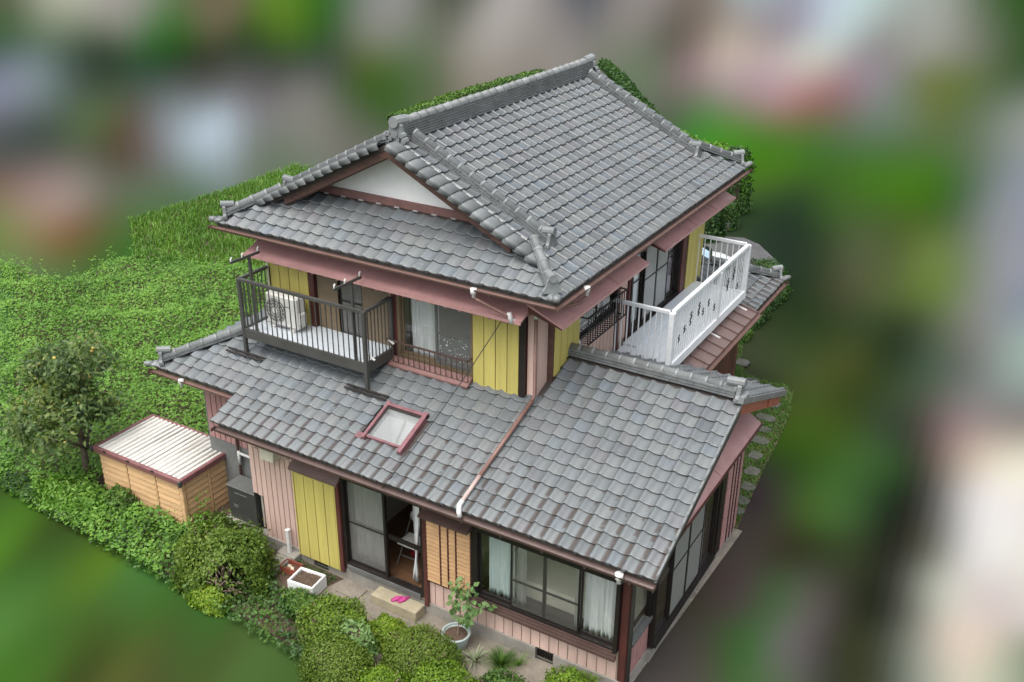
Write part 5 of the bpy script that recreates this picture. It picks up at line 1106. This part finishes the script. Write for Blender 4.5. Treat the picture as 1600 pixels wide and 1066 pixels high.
# ------------------------------------------------------------------ plants
def np_mesh(name, V, T, tint=None):
    me = bpy.data.meshes.new(name); V = np.asarray(V, np.float32); T = np.asarray(T, np.int32)
    me.vertices.add(len(V)); me.vertices.foreach_set('co', V.ravel()); me.loops.add(T.size); me.loops.foreach_set('vertex_index', T.ravel())
    me.polygons.add(len(T)); me.polygons.foreach_set('loop_start', np.arange(0, T.size, 3, dtype=np.int32)); me.polygons.foreach_set('loop_total', np.full(len(T), 3, np.int32))
    me.update(calc_edges=True)
    if tint is not None: me.attributes.new('tint', 'FLOAT', 'FACE').data.foreach_set('value', np.asarray(tint, np.float32))
    return me
def unit(a): return a/np.maximum(np.linalg.norm(a, axis=1, keepdims=True), 1e-9)
def leaves(P, N, L, aspect=.55, fold=.25, tint=None, droop=.0):
    """one folded two-triangle leaf at every point P facing N, length L"""
    n = len(P); L = np.broadcast_to(np.asarray(L, float), (n,))[:, None]; N = unit(N)
    r = RNG.normal(size=(n, 3)); A = unit(r-N*(r*N).sum(1, keepdims=True)); A[:, 2] -= droop; A = unit(A); B = np.cross(N, A)
    w_ = L*aspect/2; mid = P+A*L*.42
    V = np.stack([P, mid+B*w_+N*w_*fold, P+A*L, mid-B*w_+N*w_*fold], 1).reshape(-1, 3)
    k = np.arange(n)[:, None]*4; T = np.concatenate([k+[0,3,2], k+[0,2,1]], 1).reshape(-1, 3)
    t = RNG.random(n) if tint is None else tint
    return V, T, np.repeat(t, 2)
def blades(P, H, lean=.35, wd=.012, tint=None):
    n = len(P); H = np.broadcast_to(np.asarray(H, float), (n,))[:, None]; a = RNG.random((n, 1))*6.283; d = np.concatenate([np.cos(a), np.sin(a), 0*a], 1); s = np.concatenate([-np.sin(a), np.cos(a), 0*a], 1)
    ln = RNG.random((n, 1))*lean; z = np.array([[0, 0, 1.]])
    w_ = np.broadcast_to(np.asarray(wd, float), (n,))[:, None] if not np.isscalar(wd) else wd
    V = np.stack([P-s*w_, P+s*w_, P+d*H*ln*.4+z*H*.6+s*w_*.7, P+d*H*ln*.4+z*H*.6-s*w_*.7, P+d*H*ln*1.2+z*H*(1-.35*ln)], 1).reshape(-1, 3)
    k = np.arange(n)[:, None]*5; T = np.concatenate([k+[0,1,2], k+[0,2,3], k+[3,2,4]], 1).reshape(-1, 3)
    t = RNG.random(n) if tint is None else tint
    return V, T, np.repeat(t, 3)
def cat_geo(gs):
    V = []; T = []; t = []; o = 0
    for a, b, c in gs: V.append(a); T.append(b+o); t.append(c); o += len(a)
    return np.concatenate(V), np.concatenate(T), np.concatenate(t)
def inpoly(xy, poly):
    x, y = xy[:, 0], xy[:, 1]; res = np.zeros(len(xy), bool); n = len(poly)
    for i in range(n):
        x0, y0 = poly[i]; x1, y1 = poly[(i+1) % n]; c = ((y0 > y) != (y1 > y)) & (x < (x1-x0)*(y-y0)/((y1-y0) or 1e-9)+x0); res ^= c
    return res
def scatter(poly, dens):
    p = np.array(poly); a, b = p.min(0), p.max(0); n = int((b-a).prod()*dens); xy = a+RNG.random((n, 2))*(b-a); return xy[inpoly(xy, poly)]
_ph = RNG.random(40)*6.28; _dr = RNG.normal(size=(40, 2))
def bumps(xy, wl, seed=0):
    s = 0
    for k in range(6): q = (k+seed*6) % 40; d = _dr[q]; s = s+np.sin((xy[:, 0]*d[0]+xy[:, 1]*d[1])*2.2/wl+_ph[q])
    return s/6
def jit(N, a): return N+RNG.normal(size=N.shape)*a

# vine carpet on the left plot: broad leaves heaped over an uneven mat
HOUSE_CLEAR = [(-10.9,-.0), (-7.2,-.0), (-7.2,25), (-9.2,25), (-9.2,1.2), (-12.1,1.2), (-12.1,-.5), (-9.35,-.5), (-9.35,0)]
VP = [(-14.0,-1.5), (-9.9,-1.85), (-8.6,-1.9), (-8.9,-.7), (-9.2,.3), (-8.9,9.9), (-9.5,12), (-13.5,12), (-18,10.8), (-22.5,8.9), (-22.5,6.6), (-25.6,6.6)]
xy = scatter(VP, 640); xy = xy[~inpoly(xy, HOUSE_CLEAR)]; thin = bumps(xy, .5, 3)+.35*bumps(xy, .2, 5); xy = xy[(thin > -.60) | (RNG.random(len(xy)) < .35)]
hh = .22+.26*np.clip(bumps(xy, 1.5, 1)+.2, -.5, 1)+.20*bumps(xy, .42, 2)
z = ZG+np.maximum(.04, hh*RNG.random(len(xy))**.35)
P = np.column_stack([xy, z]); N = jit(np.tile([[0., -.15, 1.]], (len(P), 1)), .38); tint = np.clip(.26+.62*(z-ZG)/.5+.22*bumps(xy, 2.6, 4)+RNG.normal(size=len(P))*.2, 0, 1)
dist = np.linalg.norm(P-np.array(CAM[:]), axis=1)
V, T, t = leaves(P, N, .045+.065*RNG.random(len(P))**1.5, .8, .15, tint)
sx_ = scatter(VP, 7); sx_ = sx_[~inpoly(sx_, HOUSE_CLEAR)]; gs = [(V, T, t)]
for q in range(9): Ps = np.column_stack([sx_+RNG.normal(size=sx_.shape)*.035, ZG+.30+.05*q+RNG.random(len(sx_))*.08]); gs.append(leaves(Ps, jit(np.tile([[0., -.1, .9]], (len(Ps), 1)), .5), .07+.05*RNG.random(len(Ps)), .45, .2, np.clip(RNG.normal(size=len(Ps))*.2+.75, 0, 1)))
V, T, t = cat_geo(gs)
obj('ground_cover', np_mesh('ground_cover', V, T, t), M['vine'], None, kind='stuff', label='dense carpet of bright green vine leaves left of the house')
# tall grass further back
GP = [(-13.5,12), (-9.5,12), (-9.3,21), (-25.3,20.6), (-25.7,12.0), (-22.6,9.6), (-22.5,8.9), (-18,10.8)]
xy = scatter(GP, 300); P = np.column_stack([xy, np.full(len(xy), ZG)]); far = np.clip((xy[:, 1]-17)/3.5+bumps(xy, 2, 3)*.4, 0, 1)
edge = np.clip((-19.5-xy[:, 0])/4+.25*bumps(xy, 1.2, 2), 0, 1)
H = .16+.24*np.maximum(far, 0)*(.5+.6*RNG.random(len(xy)))+.1*RNG.random(len(xy))
ti = np.clip(.35+.45*np.clip(bumps(xy, 2.5, 4), 0, 1)-.15*np.maximum(far, edge)+RNG.normal(size=len(xy))*.2, 0, 1)
obj('tall_grass', np_mesh('tall_grass', *blades(P, H, .8, .018, ti)), M['grass'], None, kind='stuff', label='strip of tall bright grass behind the vine carpet')
# thin low leaves mixed in the grass and the front-left border
W1 = [(-14.0,-1.5), (-9.9,-1.85), (-7.1,-2.0), (-5.0,-2.2), (-4.5,-2.2), (-5.6,-1.0), (-6.6,-.95), (-7.0,-.5), (-8.3,-.45), (-9.2,-.5), (-12.2,-.5), (-13.2,.2)]
xy = scatter(W1, 520); gap = bumps(xy, .55, 5)
xy = xy[(gap > -.28) | (RNG.random(len(xy)) < .18)]
z = ZG+.03+RNG.random(len(xy))**.6*(.20+.17*bumps(xy, .7, 6))*np.where(xy[:, 1] > -.95, .5, 1.); P = np.column_stack([xy, np.maximum(ZG+.02, z)])
pt = np.clip(.15+.6*np.clip(bumps(xy, .6, 2)+.1, 0, 1)+RNG.normal(size=len(P))*.15, 0, 1)
V, T, t = leaves(P, jit(np.tile([[0., -.2, 1.]], (len(P), 1)), .5), .05+.055*RNG.random(len(P)), .62, .2, pt)
obj('border_weeds', np_mesh('border_weeds', V, T, t), M['weed'], None, kind='stuff', label='mixed green weeds covering the border before the shed')
# moss and clover on the soil by the yellow shutter box
W2 = [(-7.0,-.05), (-5.75,-.12), (-5.9,-.42), (-6.45,-.40), (-7.0,-.25)]
xy = scatter(W2, 1300); xy = xy[bumps(xy, .25, 3) > -.25]; P = np.column_stack([xy, ZG+.01+.05*RNG.random(len(xy))])
V, T, t = leaves(P, jit(np.tile([[0., 0, 1.]], (len(P), 1)), .5), .035, .8, .1, RNG.random(len(P))*.45)
obj('clover', np_mesh('clover', V, T, t), M['weed'], None, kind='stuff', label='dark clover on the soil under the yellow shutter box')
sheet('clover_soil', [(-7.1,-.03), (-5.7,-.06), (-5.85,-.45), (-6.5,-.9), (-7.1,-.65)], ZG+.008, M['soil'])
# lawn on the right
xy = scatter(LAWN_POLY, 1500); bl = bumps(xy, .8, 2); xy = xy[(bl > -.55) | (RNG.random(len(xy)) < .4)]
P = np.column_stack([xy, np.full(len(xy), ZG)]); obj('lawn', np_mesh('lawn', *blades(P, .05+.05*RNG.random(len(P)), 1.0, .009)), M['lawn'], None, kind='stuff', label='short lawn around the stepping stones')

# ---- shrubs
def shrub(name, label, c, r, mat, n, leaf, group=None, stems=True, shape=2.4, lump=.10, aspect=.55, hollow=.0, tilt=0., tintp=1.0):
    c = Vector(c); r = Vector(r); root = thing(name, label, 'shrub', c, group)
    d = unit(RNG.normal(size=(n, 3))); d[:, 2] = np.abs(d[:, 2])*1.0-.12; d = unit(d)
    sup = (np.abs(d)**shape).sum(1)**(-1/shape)
    ph = RNG.random(3)*6
    bump_ = 1+lump*(np.sin(d[:, 0]*7+ph[0])*np.cos(d[:, 1]*6+ph[1])+.6*np.sin(d[:, 2]*9+ph[2]+d[:, 0]*5))
    rad = sup*bump_*(1-np.abs(RNG.normal(size=n))*.09-RNG.random(n)**5*.35)*(1+(RNG.random(n) < .06)*RNG.random(n)*.16)
    P = np.array(c)+d*rad[:, None]*np.array(r); P[:, 2] = np.maximum(P[:, 2], ZG+.03)
    if hollow:      # the side towards the viewer has thinned out and shows its stems
        v = np.array([.68, -.66, .30]); v /= np.linalg.norm(v); hv = (d @ v); kp = (hv < 1-hollow) | (RNG.random(n) < .10); P = P[kp]; d = d[kp]; rad = rad[kp]
    depth = np.clip((rad/sup[:len(rad)] if len(rad) == n else rad), 0, 1.2)
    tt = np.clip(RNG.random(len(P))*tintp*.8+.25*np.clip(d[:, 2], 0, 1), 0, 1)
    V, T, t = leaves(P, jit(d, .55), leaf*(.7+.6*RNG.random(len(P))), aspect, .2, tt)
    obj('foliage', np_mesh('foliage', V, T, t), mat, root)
    mb = MB()
    for k in range(16 if stems else 8):
        a = random.uniform(0, 6.28); q = Vector((math.cos(a)*r.x*.75*random.random()**.5, math.sin(a)*r.y*.75*random.random()**.5, r.z*random.uniform(.55,.9)))
        b0 = c+Vector((math.cos(a)*.06, math.sin(a)*.06, 0)); b0.z = ZG; p1 = b0.lerp(c+q, .45)+Vector((random.uniform(-.05,.05), random.uniform(-.05,.05), 0))
        mb.tube([b0, p1, c+q], [.018, .012, .005], 5)
        for _ in range(2):
            e_ = c+q+Vector((random.uniform(-.15,.15), random.uniform(-.15,.15), random.uniform(-.05,.1))); mb.tube([p1, p1.lerp(e_, .6)+Vector((0,0,.03)), e_], [.009,.006,.003], 4)
    obj('stems', mb, M['twig'], root)
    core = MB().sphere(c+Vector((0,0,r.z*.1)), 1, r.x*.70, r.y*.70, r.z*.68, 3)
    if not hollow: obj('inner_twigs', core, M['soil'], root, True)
    return root
BIG_SHRUB = shrub('shrub', 'large loose green shrub with bare twisting stems beside the shed', (-7.66,-1.12,ZG+.05), (.96,.82,.98), M['shrub'], 15000, .075, hollow=.13, lump=.12)
shrub('clipped_azalea', 'clipped azalea dome with bronze tips beside the foam planter box', (-4.82,-1.40,ZG), (.64,.56,.74), M['azaleared'], 12000, .055, 'clipped azaleas along the front path')
shrub('clipped_azalea', 'olive clipped azalea dome in front of the bronze-tipped one', (-4.22,-2.04,ZG), (.66,.50,.70), M['azaleaolive'], 14000, .042, 'clipped azaleas along the front path', lump=.04)
shrub('clipped_azalea', 'broad olive clipped azalea dome before the doorstep', (-3.10,-1.24,ZG), (.72,.56,.76), M['azaleaolive'], 14000, .042, 'clipped azaleas along the front path', lump=.05)
shrub('clipped_azalea', 'small bright green azalea between the bronze-tipped dome and the doorstep', (-3.98,-.98,ZG), (.38,.30,.48), M['azalea'], 6000, .048, 'clipped azaleas along the front path')
shrub('clipped_azalea', 'yellow-green clipped azalea dome below the flower pot', (-2.36,-1.66,ZG), (.74,.52,.68), M['azalea'], 13000, .045, 'clipped azaleas along the front path', lump=.06)
shrub('clipped_azalea', 'low yellow-green azalea between the two olive domes', (-3.25,-2.10,ZG), (.44,.36,.56), M['azalea'], 8000, .046, 'clipped azaleas along the front path')
shrub('clipped_azalea', 'bright green azalea dome under the pink boards near the corner pillar', (-.62,-.62,ZG), (.52,.40,.58), M['azalea'], 9000, .05, 'clipped azaleas along the front path')
shrub('clipped_azalea', 'loose green shrub behind the grass tufts along the path', (-1.55,-1.18,ZG), (.55,.42,.48), M['weed'], 6000, .06, 'clipped azaleas along the front path')
shrub('low_shrub', 'low dark leafy shrub hugging the front of the foam planter box', (-5.75,-1.12,ZG), (.55,.28,.34), M['weed'], 4500, .065)
shrub('low_shrub', 'pale broad-leaved weed growing between the azalea domes', (-4.20,-1.58,ZG+.35), (.42,.18,.40), M['pale'], 500, .10, stems=False)
shrub('low_shrub', 'bright fresh green weed clump at the edge of the border', (-7.35,-1.86,ZG), (.42,.22,.34), M['azalea'], 2600, .07)
shrub('low_shrub', 'tall broad-leaved weed leaning on the shed wall', (-11.0,-.72,ZG), (.36,.22,.50), M['weed'], 1600, .11)
shrub('low_shrub', 'leafy green bush between the persimmon trunk and the border edge', (-12.1,-1.05,ZG), (.95,.45,.48), M['vine'], 5000, .10)
# strap-leaved plants and grass tuft along the path
def strap(label, c, n, L, mat, wd, nm='strap_plant'):
    root = thing(nm, label, 'plant', c); gs = []
    for k in range(n):
        a = RNG.random()*6.28; l_ = L*(.6+.5*RNG.random()); d = np.array([math.cos(a), math.sin(a), 0]); s = np.array([-d[1], d[0], 0]); m = 6; pts = []; ls = .35+.9*RNG.random()
        for i in range(m+1):
            t = i/m; pts.append(np.array(c)+d*l_*t*ls*.75+np.array([0,0,1])*l_*(t*.95-.62*ls*t*t))
        V = []; 
        for i, p in enumerate(pts): w_ = wd*(1-(i/m)**2)+.001; V += [p-s*w_, p+s*w_]
        T = []
        for i in range(m): T += [[2*i,2*i+1,2*i+3], [2*i,2*i+3,2*i+2]]
        gs.append((np.array(V), np.array(T), np.full(len(T), RNG.random())))
    obj('leaves', np_mesh('leaves', *cat_geo(gs)), mat, root); return root
strap('cream-striped strap-leaved plant beside the flower pot', (-2.45,-.62,ZG), 46, .42, M['varieg'], .011)
strap('cream-striped strap-leaved plant near the foundation vent', (-1.55,-.95,ZG), 40, .40, M['varieg'], .010)
strap('fine green grass tuft between the striped plants', (-2.02,-.50,ZG), 260, .50, M['weed'], .004, 'grass_tuft')
strap('thin green grass tuft under the window sill', (-1.78,-.32,ZG), 40, .40, M['grass'], .004, 'grass_tuft')
# young plant in the pot
pp = thing('potted_plant', 'young broad-leaved green plant growing from the pale blue pot', 'plant', (-2.90,-.46,ZG+.26))
mb = MB(); tips = []
base = Vector((-2.90,-.46,ZG+.25))
mb.tube([base, base+Vector((.02,.02,.35)), base+Vector((.05,.06,.75)), base+Vector((.10,.10,1.22))], [.014,.011,.008,.004], 6)
for (z0, dx, dy, dz) in ((.25,.22,-.05,.18), (.3,-.18,.05,.15), (.42,.35,.16,.22), (.48,-.22,-.02,.22), (.55,.25,.12,.28), (.6,-.1,.1,.25), (.75,.20,.1,.3), (.8,-.08,-.02,.28), (.2,.1,.15,.12), (.36,.5,.2,.36)):
    p0 = base+Vector((.03,.03,z0)); p2 = p0+Vector((dx,dy,dz)); mb.tube([p0, p0.lerp(p2,.5)+Vector((0,0,-.02)), p2], [.006,.005,.003], 5)
    for t_ in np.linspace(.3, 1, 6): tips.append(p0.lerp(p2, t_))
for t_ in np.linspace(.6, 1.22, 9): tips.append(base+Vector((.06,.07,t_)))
obj('stem', mb, M['twig'], pp)
P = np.array([q[:] for q in tips for _ in range(2)])+RNG.normal(size=(len(tips)*2, 3))*.025
V, T, t = leaves(P, jit(np.tile([[.1,-.5,.8]], (len(P), 1)), .45), .09+.05*RNG.random(len(P)), .72, .12, RNG.random(len(P)), .3)
obj('leaves', np_mesh('leaves', V, T, t), M['pale'], pp)

# ---- persimmon tree
def persimmon():
    root = thing('persimmon_tree', 'small persimmon tree with yellow-orange fruit standing left of the shed', 'tree', (-12.5,-.35,ZG))
    mb = MB(); b = Vector((-12.5,-.35,ZG)); P = []; fruits = []
    mb.tube([b, b+Vector((.02,.02,.6)), b+Vector((-.03,.05,1.1)), b+Vector((.12,.1,1.55))], [.085,.07,.06,.05], 8)
    def br(p, d, L, r, lev):
        q = p+d*L; m_ = p+d*L*.5+Vector((random.uniform(-.1,.1), random.uniform(-.1,.1), random.uniform(0,.1)))*L
        mb.tube([p, m_, q], [r, r*.75, r*.5], 6)
        if lev < 3:
            for k in range(3 if lev else 3):
                nd = (d+Vector((random.gauss(0,.55), random.gauss(0,.55), random.gauss(.05,.4)))).normalized(); br(p.lerp(q, random.uniform(.5,1)), nd, L*random.uniform(.6,.8), r*.55, lev+1)
        if lev >= 2:
            for k in range(44 if lev == 3 else 20):
                t_ = random.random(); P.append((m_.lerp(q, t_)+Vector((random.gauss(0,.14), random.gauss(0,.14), random.gauss(0,.13))))[:])
        if lev == 3 and random.random() < .8: fruits.append(q+Vector((random.uniform(-.06,.06), random.uniform(-.06,.06), -.03)))
    top = b+Vector((.05,.08,1.3))
    for d, L in (((-1,-.1,.55),.95), ((1,.15,.95),.55), ((-.3,.7,.9),.85), ((.1,-.8,.7),.8), ((.2,.2,1.2),1.05), ((-.8,.5,.8),.95), ((.7,-.4,.9),.6), ((-.7,-.6,.7),.85)):
        br(top+Vector((random.uniform(-.05,.05), random.uniform(-.05,.05), random.uniform(-.55,.25))), Vector(d).normalized(), L*.92, .042, 0 if L > .93 else 1)
    obj('trunk', mb, M['bark'], root, True)
    P = np.array(P); P = P[(P[:, 2] > ZG+.35) & ((P[:, 0] < -11.75) | (P[:, 2] > 1.95))]
    V, T, t = leaves(P, jit(np.tile([[.1,-.3,.8]], (len(P), 1)), .6), .11+.06*RNG.random(len(P)), .5, .22, None, .5)
    obj('crown', np_mesh('crown', V, T, t), M['persleaf'], root)
    fm = MB().lathe((0,0,0), [(0,-.036), (.02,-.034), (.036,-.016), (.039,.006), (.03,.026), (.012,.034), (0,.033)], 10).mesh('persimmon_fruit', True); fm.materials.append(M['persimmon'])
    random.shuffle(fruits)
    for f in [f for f in fruits if f.x < -11.8 or f.z > 2.0][:40]: inst('persimmon_fruit', fm, Matrix.Translation(f) @ Matrix.Scale(random.uniform(.7,1.05), 4), root)
persimmon()
# bare stems of the big shrub, spreading from the root on the open side
mb = MB(); rt = Vector((-7.42,-1.36,ZG)); sv = Vector((.68,-.66,.30)); sc_ = Vector((-7.66,-1.12,ZG+.05))
for k in range(18):
    d_ = (sv+Vector((random.gauss(0,.26), random.gauss(0,.26), random.gauss(.08,.24)))).normalized(); q = sc_+Vector((d_.x*.96*.9, d_.y*.82*.9, max(.12, d_.z)*.98*.95))
    m1 = rt.lerp(q,.45)+Vector((random.uniform(-.1,.1), random.uniform(-.08,.08), -.03)); mb.tube([rt+Vector((random.uniform(-.08,.08), random.uniform(-.08,.08), 0)), m1, rt.lerp(q,.78)+Vector((random.uniform(-.06,.06), 0, .05)), q], [.020,.016,.012,.005], 6)
    for _ in range(2):
        e_ = q+Vector((random.uniform(-.18,.18), random.uniform(-.14,.1), random.uniform(-.02,.2))); mb.tube([m1.lerp(q,.4), e_.lerp(q,.4), e_], [.010,.008,.004], 5)
obj('bare_stems', mb, M['twig'], BIG_SHRUB, True)

# ---- hedges and trees behind the house
def hedge(name, label, pts, h, wd, n, leaf, mat, cat='hedge', rough=.3, group=None):
    """leafy wall along a ground polyline; h may vary along it"""
    pts = [Vector((x, y, ZG)) for x, y in pts]; seg = [(pts[i+1]-pts[i]).length for i in range(len(pts)-1)]; tot = sum(seg); root = thing(name, label, cat, pts[0], group)
    u = RNG.random(n)*tot; acc = np.concatenate([[0], np.cumsum(seg)]); i = np.clip(np.searchsorted(acc, u)-1, 0, len(seg)-1); f = (u-acc[i])/np.array(seg)[i]
    A = np.array([p[:] for p in pts]); c = A[i]+(A[i+1]-A[i])*f[:, None]; d = unit(A[i+1]-A[i]); s = np.column_stack([-d[:, 1], d[:, 0], 0*d[:, 0]])
    hv = np.interp(u, acc, h) if not np.isscalar(h) else np.full(n, float(h)); hv = hv*(1+rough*.35*np.sin(u*2.1/wd+1)+rough*.3*np.sin(u*5.3/wd))
    a = RNG.random(n)*math.pi; q = (np.abs(np.cos(a))**3+np.abs(np.sin(a))**3)**(-1/3)*(1-np.abs(RNG.normal(size=n))*.08)
    P = c+s*(np.cos(a)*q*wd/2)[:, None]; P[:, 2] = ZG+np.sin(a)*q*hv; low_ = RNG.random(n) < .35; P[low_, 2] = ZG+RNG.random(low_.sum())*hv[low_]*.8
    N = s*np.cos(a)[:, None]+np.array([[0,0,1]])*np.sin(a)[:, None]
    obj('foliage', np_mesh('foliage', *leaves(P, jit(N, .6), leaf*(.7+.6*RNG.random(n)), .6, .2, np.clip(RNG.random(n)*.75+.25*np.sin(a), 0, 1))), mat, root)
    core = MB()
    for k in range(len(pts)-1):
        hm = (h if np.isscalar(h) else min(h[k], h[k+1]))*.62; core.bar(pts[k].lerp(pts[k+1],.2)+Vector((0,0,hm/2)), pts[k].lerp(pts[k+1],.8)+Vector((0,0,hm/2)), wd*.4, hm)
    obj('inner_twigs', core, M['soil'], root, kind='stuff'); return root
hedge('hedge', 'long bright green hedge beyond the roof ridge behind the house', [(-27.2,30.5), (-27.4,36), (-27.3,40), (-26.9,46)], [.25,.35,.35,.3], .9, 6000, .17, M['weed'])
hedge('hedge', 'dark conifer hedge beyond the right end of the ridge', [(-25.0,51), (-22.0,47), (-17.9,40.9), (-15.2,37)], [.35,.35,.35,.35], .8, 5000, .20, M['hedge'])
hedge('hedge', 'fresh green hedge beyond the far right eave of the upper roof', [(-15.0,36.0), (-11.6,33.0), (-8.9,31.4)], [.45,.5,.8], 1.0, 6000, .20, M['vine'])
hedge('hedge', 'tall dense hedge beside the rear road behind the pink awning', [(-11.0,25.2), (-8.2,25.0), (-6.45,24.7)], [2.2,2.3,2.4], 1.5, 9000, .13, M['hedge'])
shrub('garden_tree', 'rounded leafy shrub behind the upstairs yellow shutter boards at the white balcony', (-7.3,21.9,ZG), (1.0,.9,3.0), M['hedge'], 9000, .13)
shrub('garden_tree', 'small dark bush at the foot of the tall hedge by the block wall', (-6.75,23.3,ZG), (.62,.5,1.15), M['hedge'], 3500, .11)
shrub('garden_tree', 'dark clipped bush at the bend of the rear road', (-3.65,18.8,ZG), (.7,.6,.7), M['hedge'], 5000, .07)
shrub('garden_tree', 'dark low bush behind the hip of the rear lower roof', (-3.05,17.4,ZG), (.45,1.2,.5), M['hedge'], 5000, .07)
shrub('garden_tree', 'dark bush at the corner where the rear lower roof ends', (-2.95,15.6,ZG), (.35,.8,.45), M['hedge'], 3500, .07)
shrub('garden_tree', 'small yellow-green bush below the rear gutter on the lawn edge', (-2.85,14.2,ZG), (.25,.4,.35), M['weed'], 2000, .06)
bw_ = thing('block_wall', 'low mossy block retaining wall along the rear road', 'wall', (-6.0,23.0,ZG))
for k in range(8):
    a = Vector((-7.6,23.0,0)).lerp(Vector((-6.3,22.95,0)), k/8); b = Vector((-7.6,23.0,0)).lerp(Vector((-6.3,22.95,0)), (k+1)/8-.004)
    for j in range(1): obj('block', MB().bar(a+Vector((0,.05*j,ZG+.16+.30*j)), b+Vector((0,.05*j,ZG+.16+.30*j)), .2, .29), M['wallstone'], bw_)
obj('wall_top', MB().box((-7.6,23.06,ZG), (-6.5,24.2,ZG+.20)), M['wallstone'], bw_)
# ---- car behind the house
def car():
    c = Vector((-6.0,17.2,ZG)); t = thing('parked_car', 'white car with dark windscreen parked behind the house', 'car', c); 
    ax = Vector((.93,.36,0)).normalized(); ay = Vector((-ax.y, ax.x, 0)); W = .84
    def pt(x, y, z): return c+ax*x+ay*y+Vector((0,0,z))
    def loft(secs, n=12):
        mb = MB(); m = len(secs)
        for (x, w0, zb, zt_) in secs:
            for k in range(n):
                a = 2*math.pi*k/n; cx_ = math.copysign(abs(math.cos(a))**.45, math.cos(a)); sx_ = math.copysign(abs(math.sin(a))**.45, math.sin(a)); mb.v.append(tuple(pt(x, w0*cx_, (zb+zt_)/2+(zt_-zb)/2*sx_)))
        for i in range(m-1):
            for k in range(n): mb.f.append((i*n+k, i*n+(k+1) % n, (i+1)*n+(k+1) % n, (i+1)*n+k))
        mb.f.append(tuple(range(n))[::-1]); mb.f.append(tuple(range((m-1)*n, m*n))); return mb
    obj('body', loft([(-1.75,.70,.35,.80), (-1.6,.80,.25,.92), (-.8,.84,.22,.98), (.6,.84,.22,.98), (1.3,.82,.24,.90), (1.65,.74,.28,.78), (1.75,.62,.35,.66)]), M['carwhite'], t, True)
    obj('cabin_glass', loft([(-1.5,.66,.9,1.05), (-1.2,.70,.9,1.42), (-.1,.72,.9,1.46), (.25,.72,.9,1.38), (1.0,.70,.9,.98)]), M['carglass'], t, True)
    obj('roof', loft([(-1.28,.60,1.38,1.47), (-.7,.64,1.40,1.52), (0,.64,1.40,1.51), (.22,.60,1.36,1.43)]), M['carwhite'], t, True)
    for x in (-1.1, 1.1):
        for s in (-1, 1):
            wv = obj('wheel', MB().tube([pt(x, s*.68, .29), pt(x, s*.86, .29)], .29, 18), M['rubber'], t); obj('rim', MB().tube([pt(x, s*.861, .29), pt(x, s*.87, .29)], .18, 14), M['pvc'], wv)
    for s in (-1, 1): obj('headlight', MB().sphere(pt(1.62, s*.52, .68), .13, 1, 1, .6, 2), M['glass'] and M['pvc'], t, True); obj('mirror', MB().sphere(pt(.55, s*.93, .98), .1, 1, 1, .7, 2), M['carwhite'], t, True)
    obj('sunshade', MB().prism([pt(.36,-.5,1.335), pt(.92,-.5,1.02), pt(.92,.2,1.02), pt(.36,.2,1.335)], (0,0,.012)), M['cardash'], t)
car()
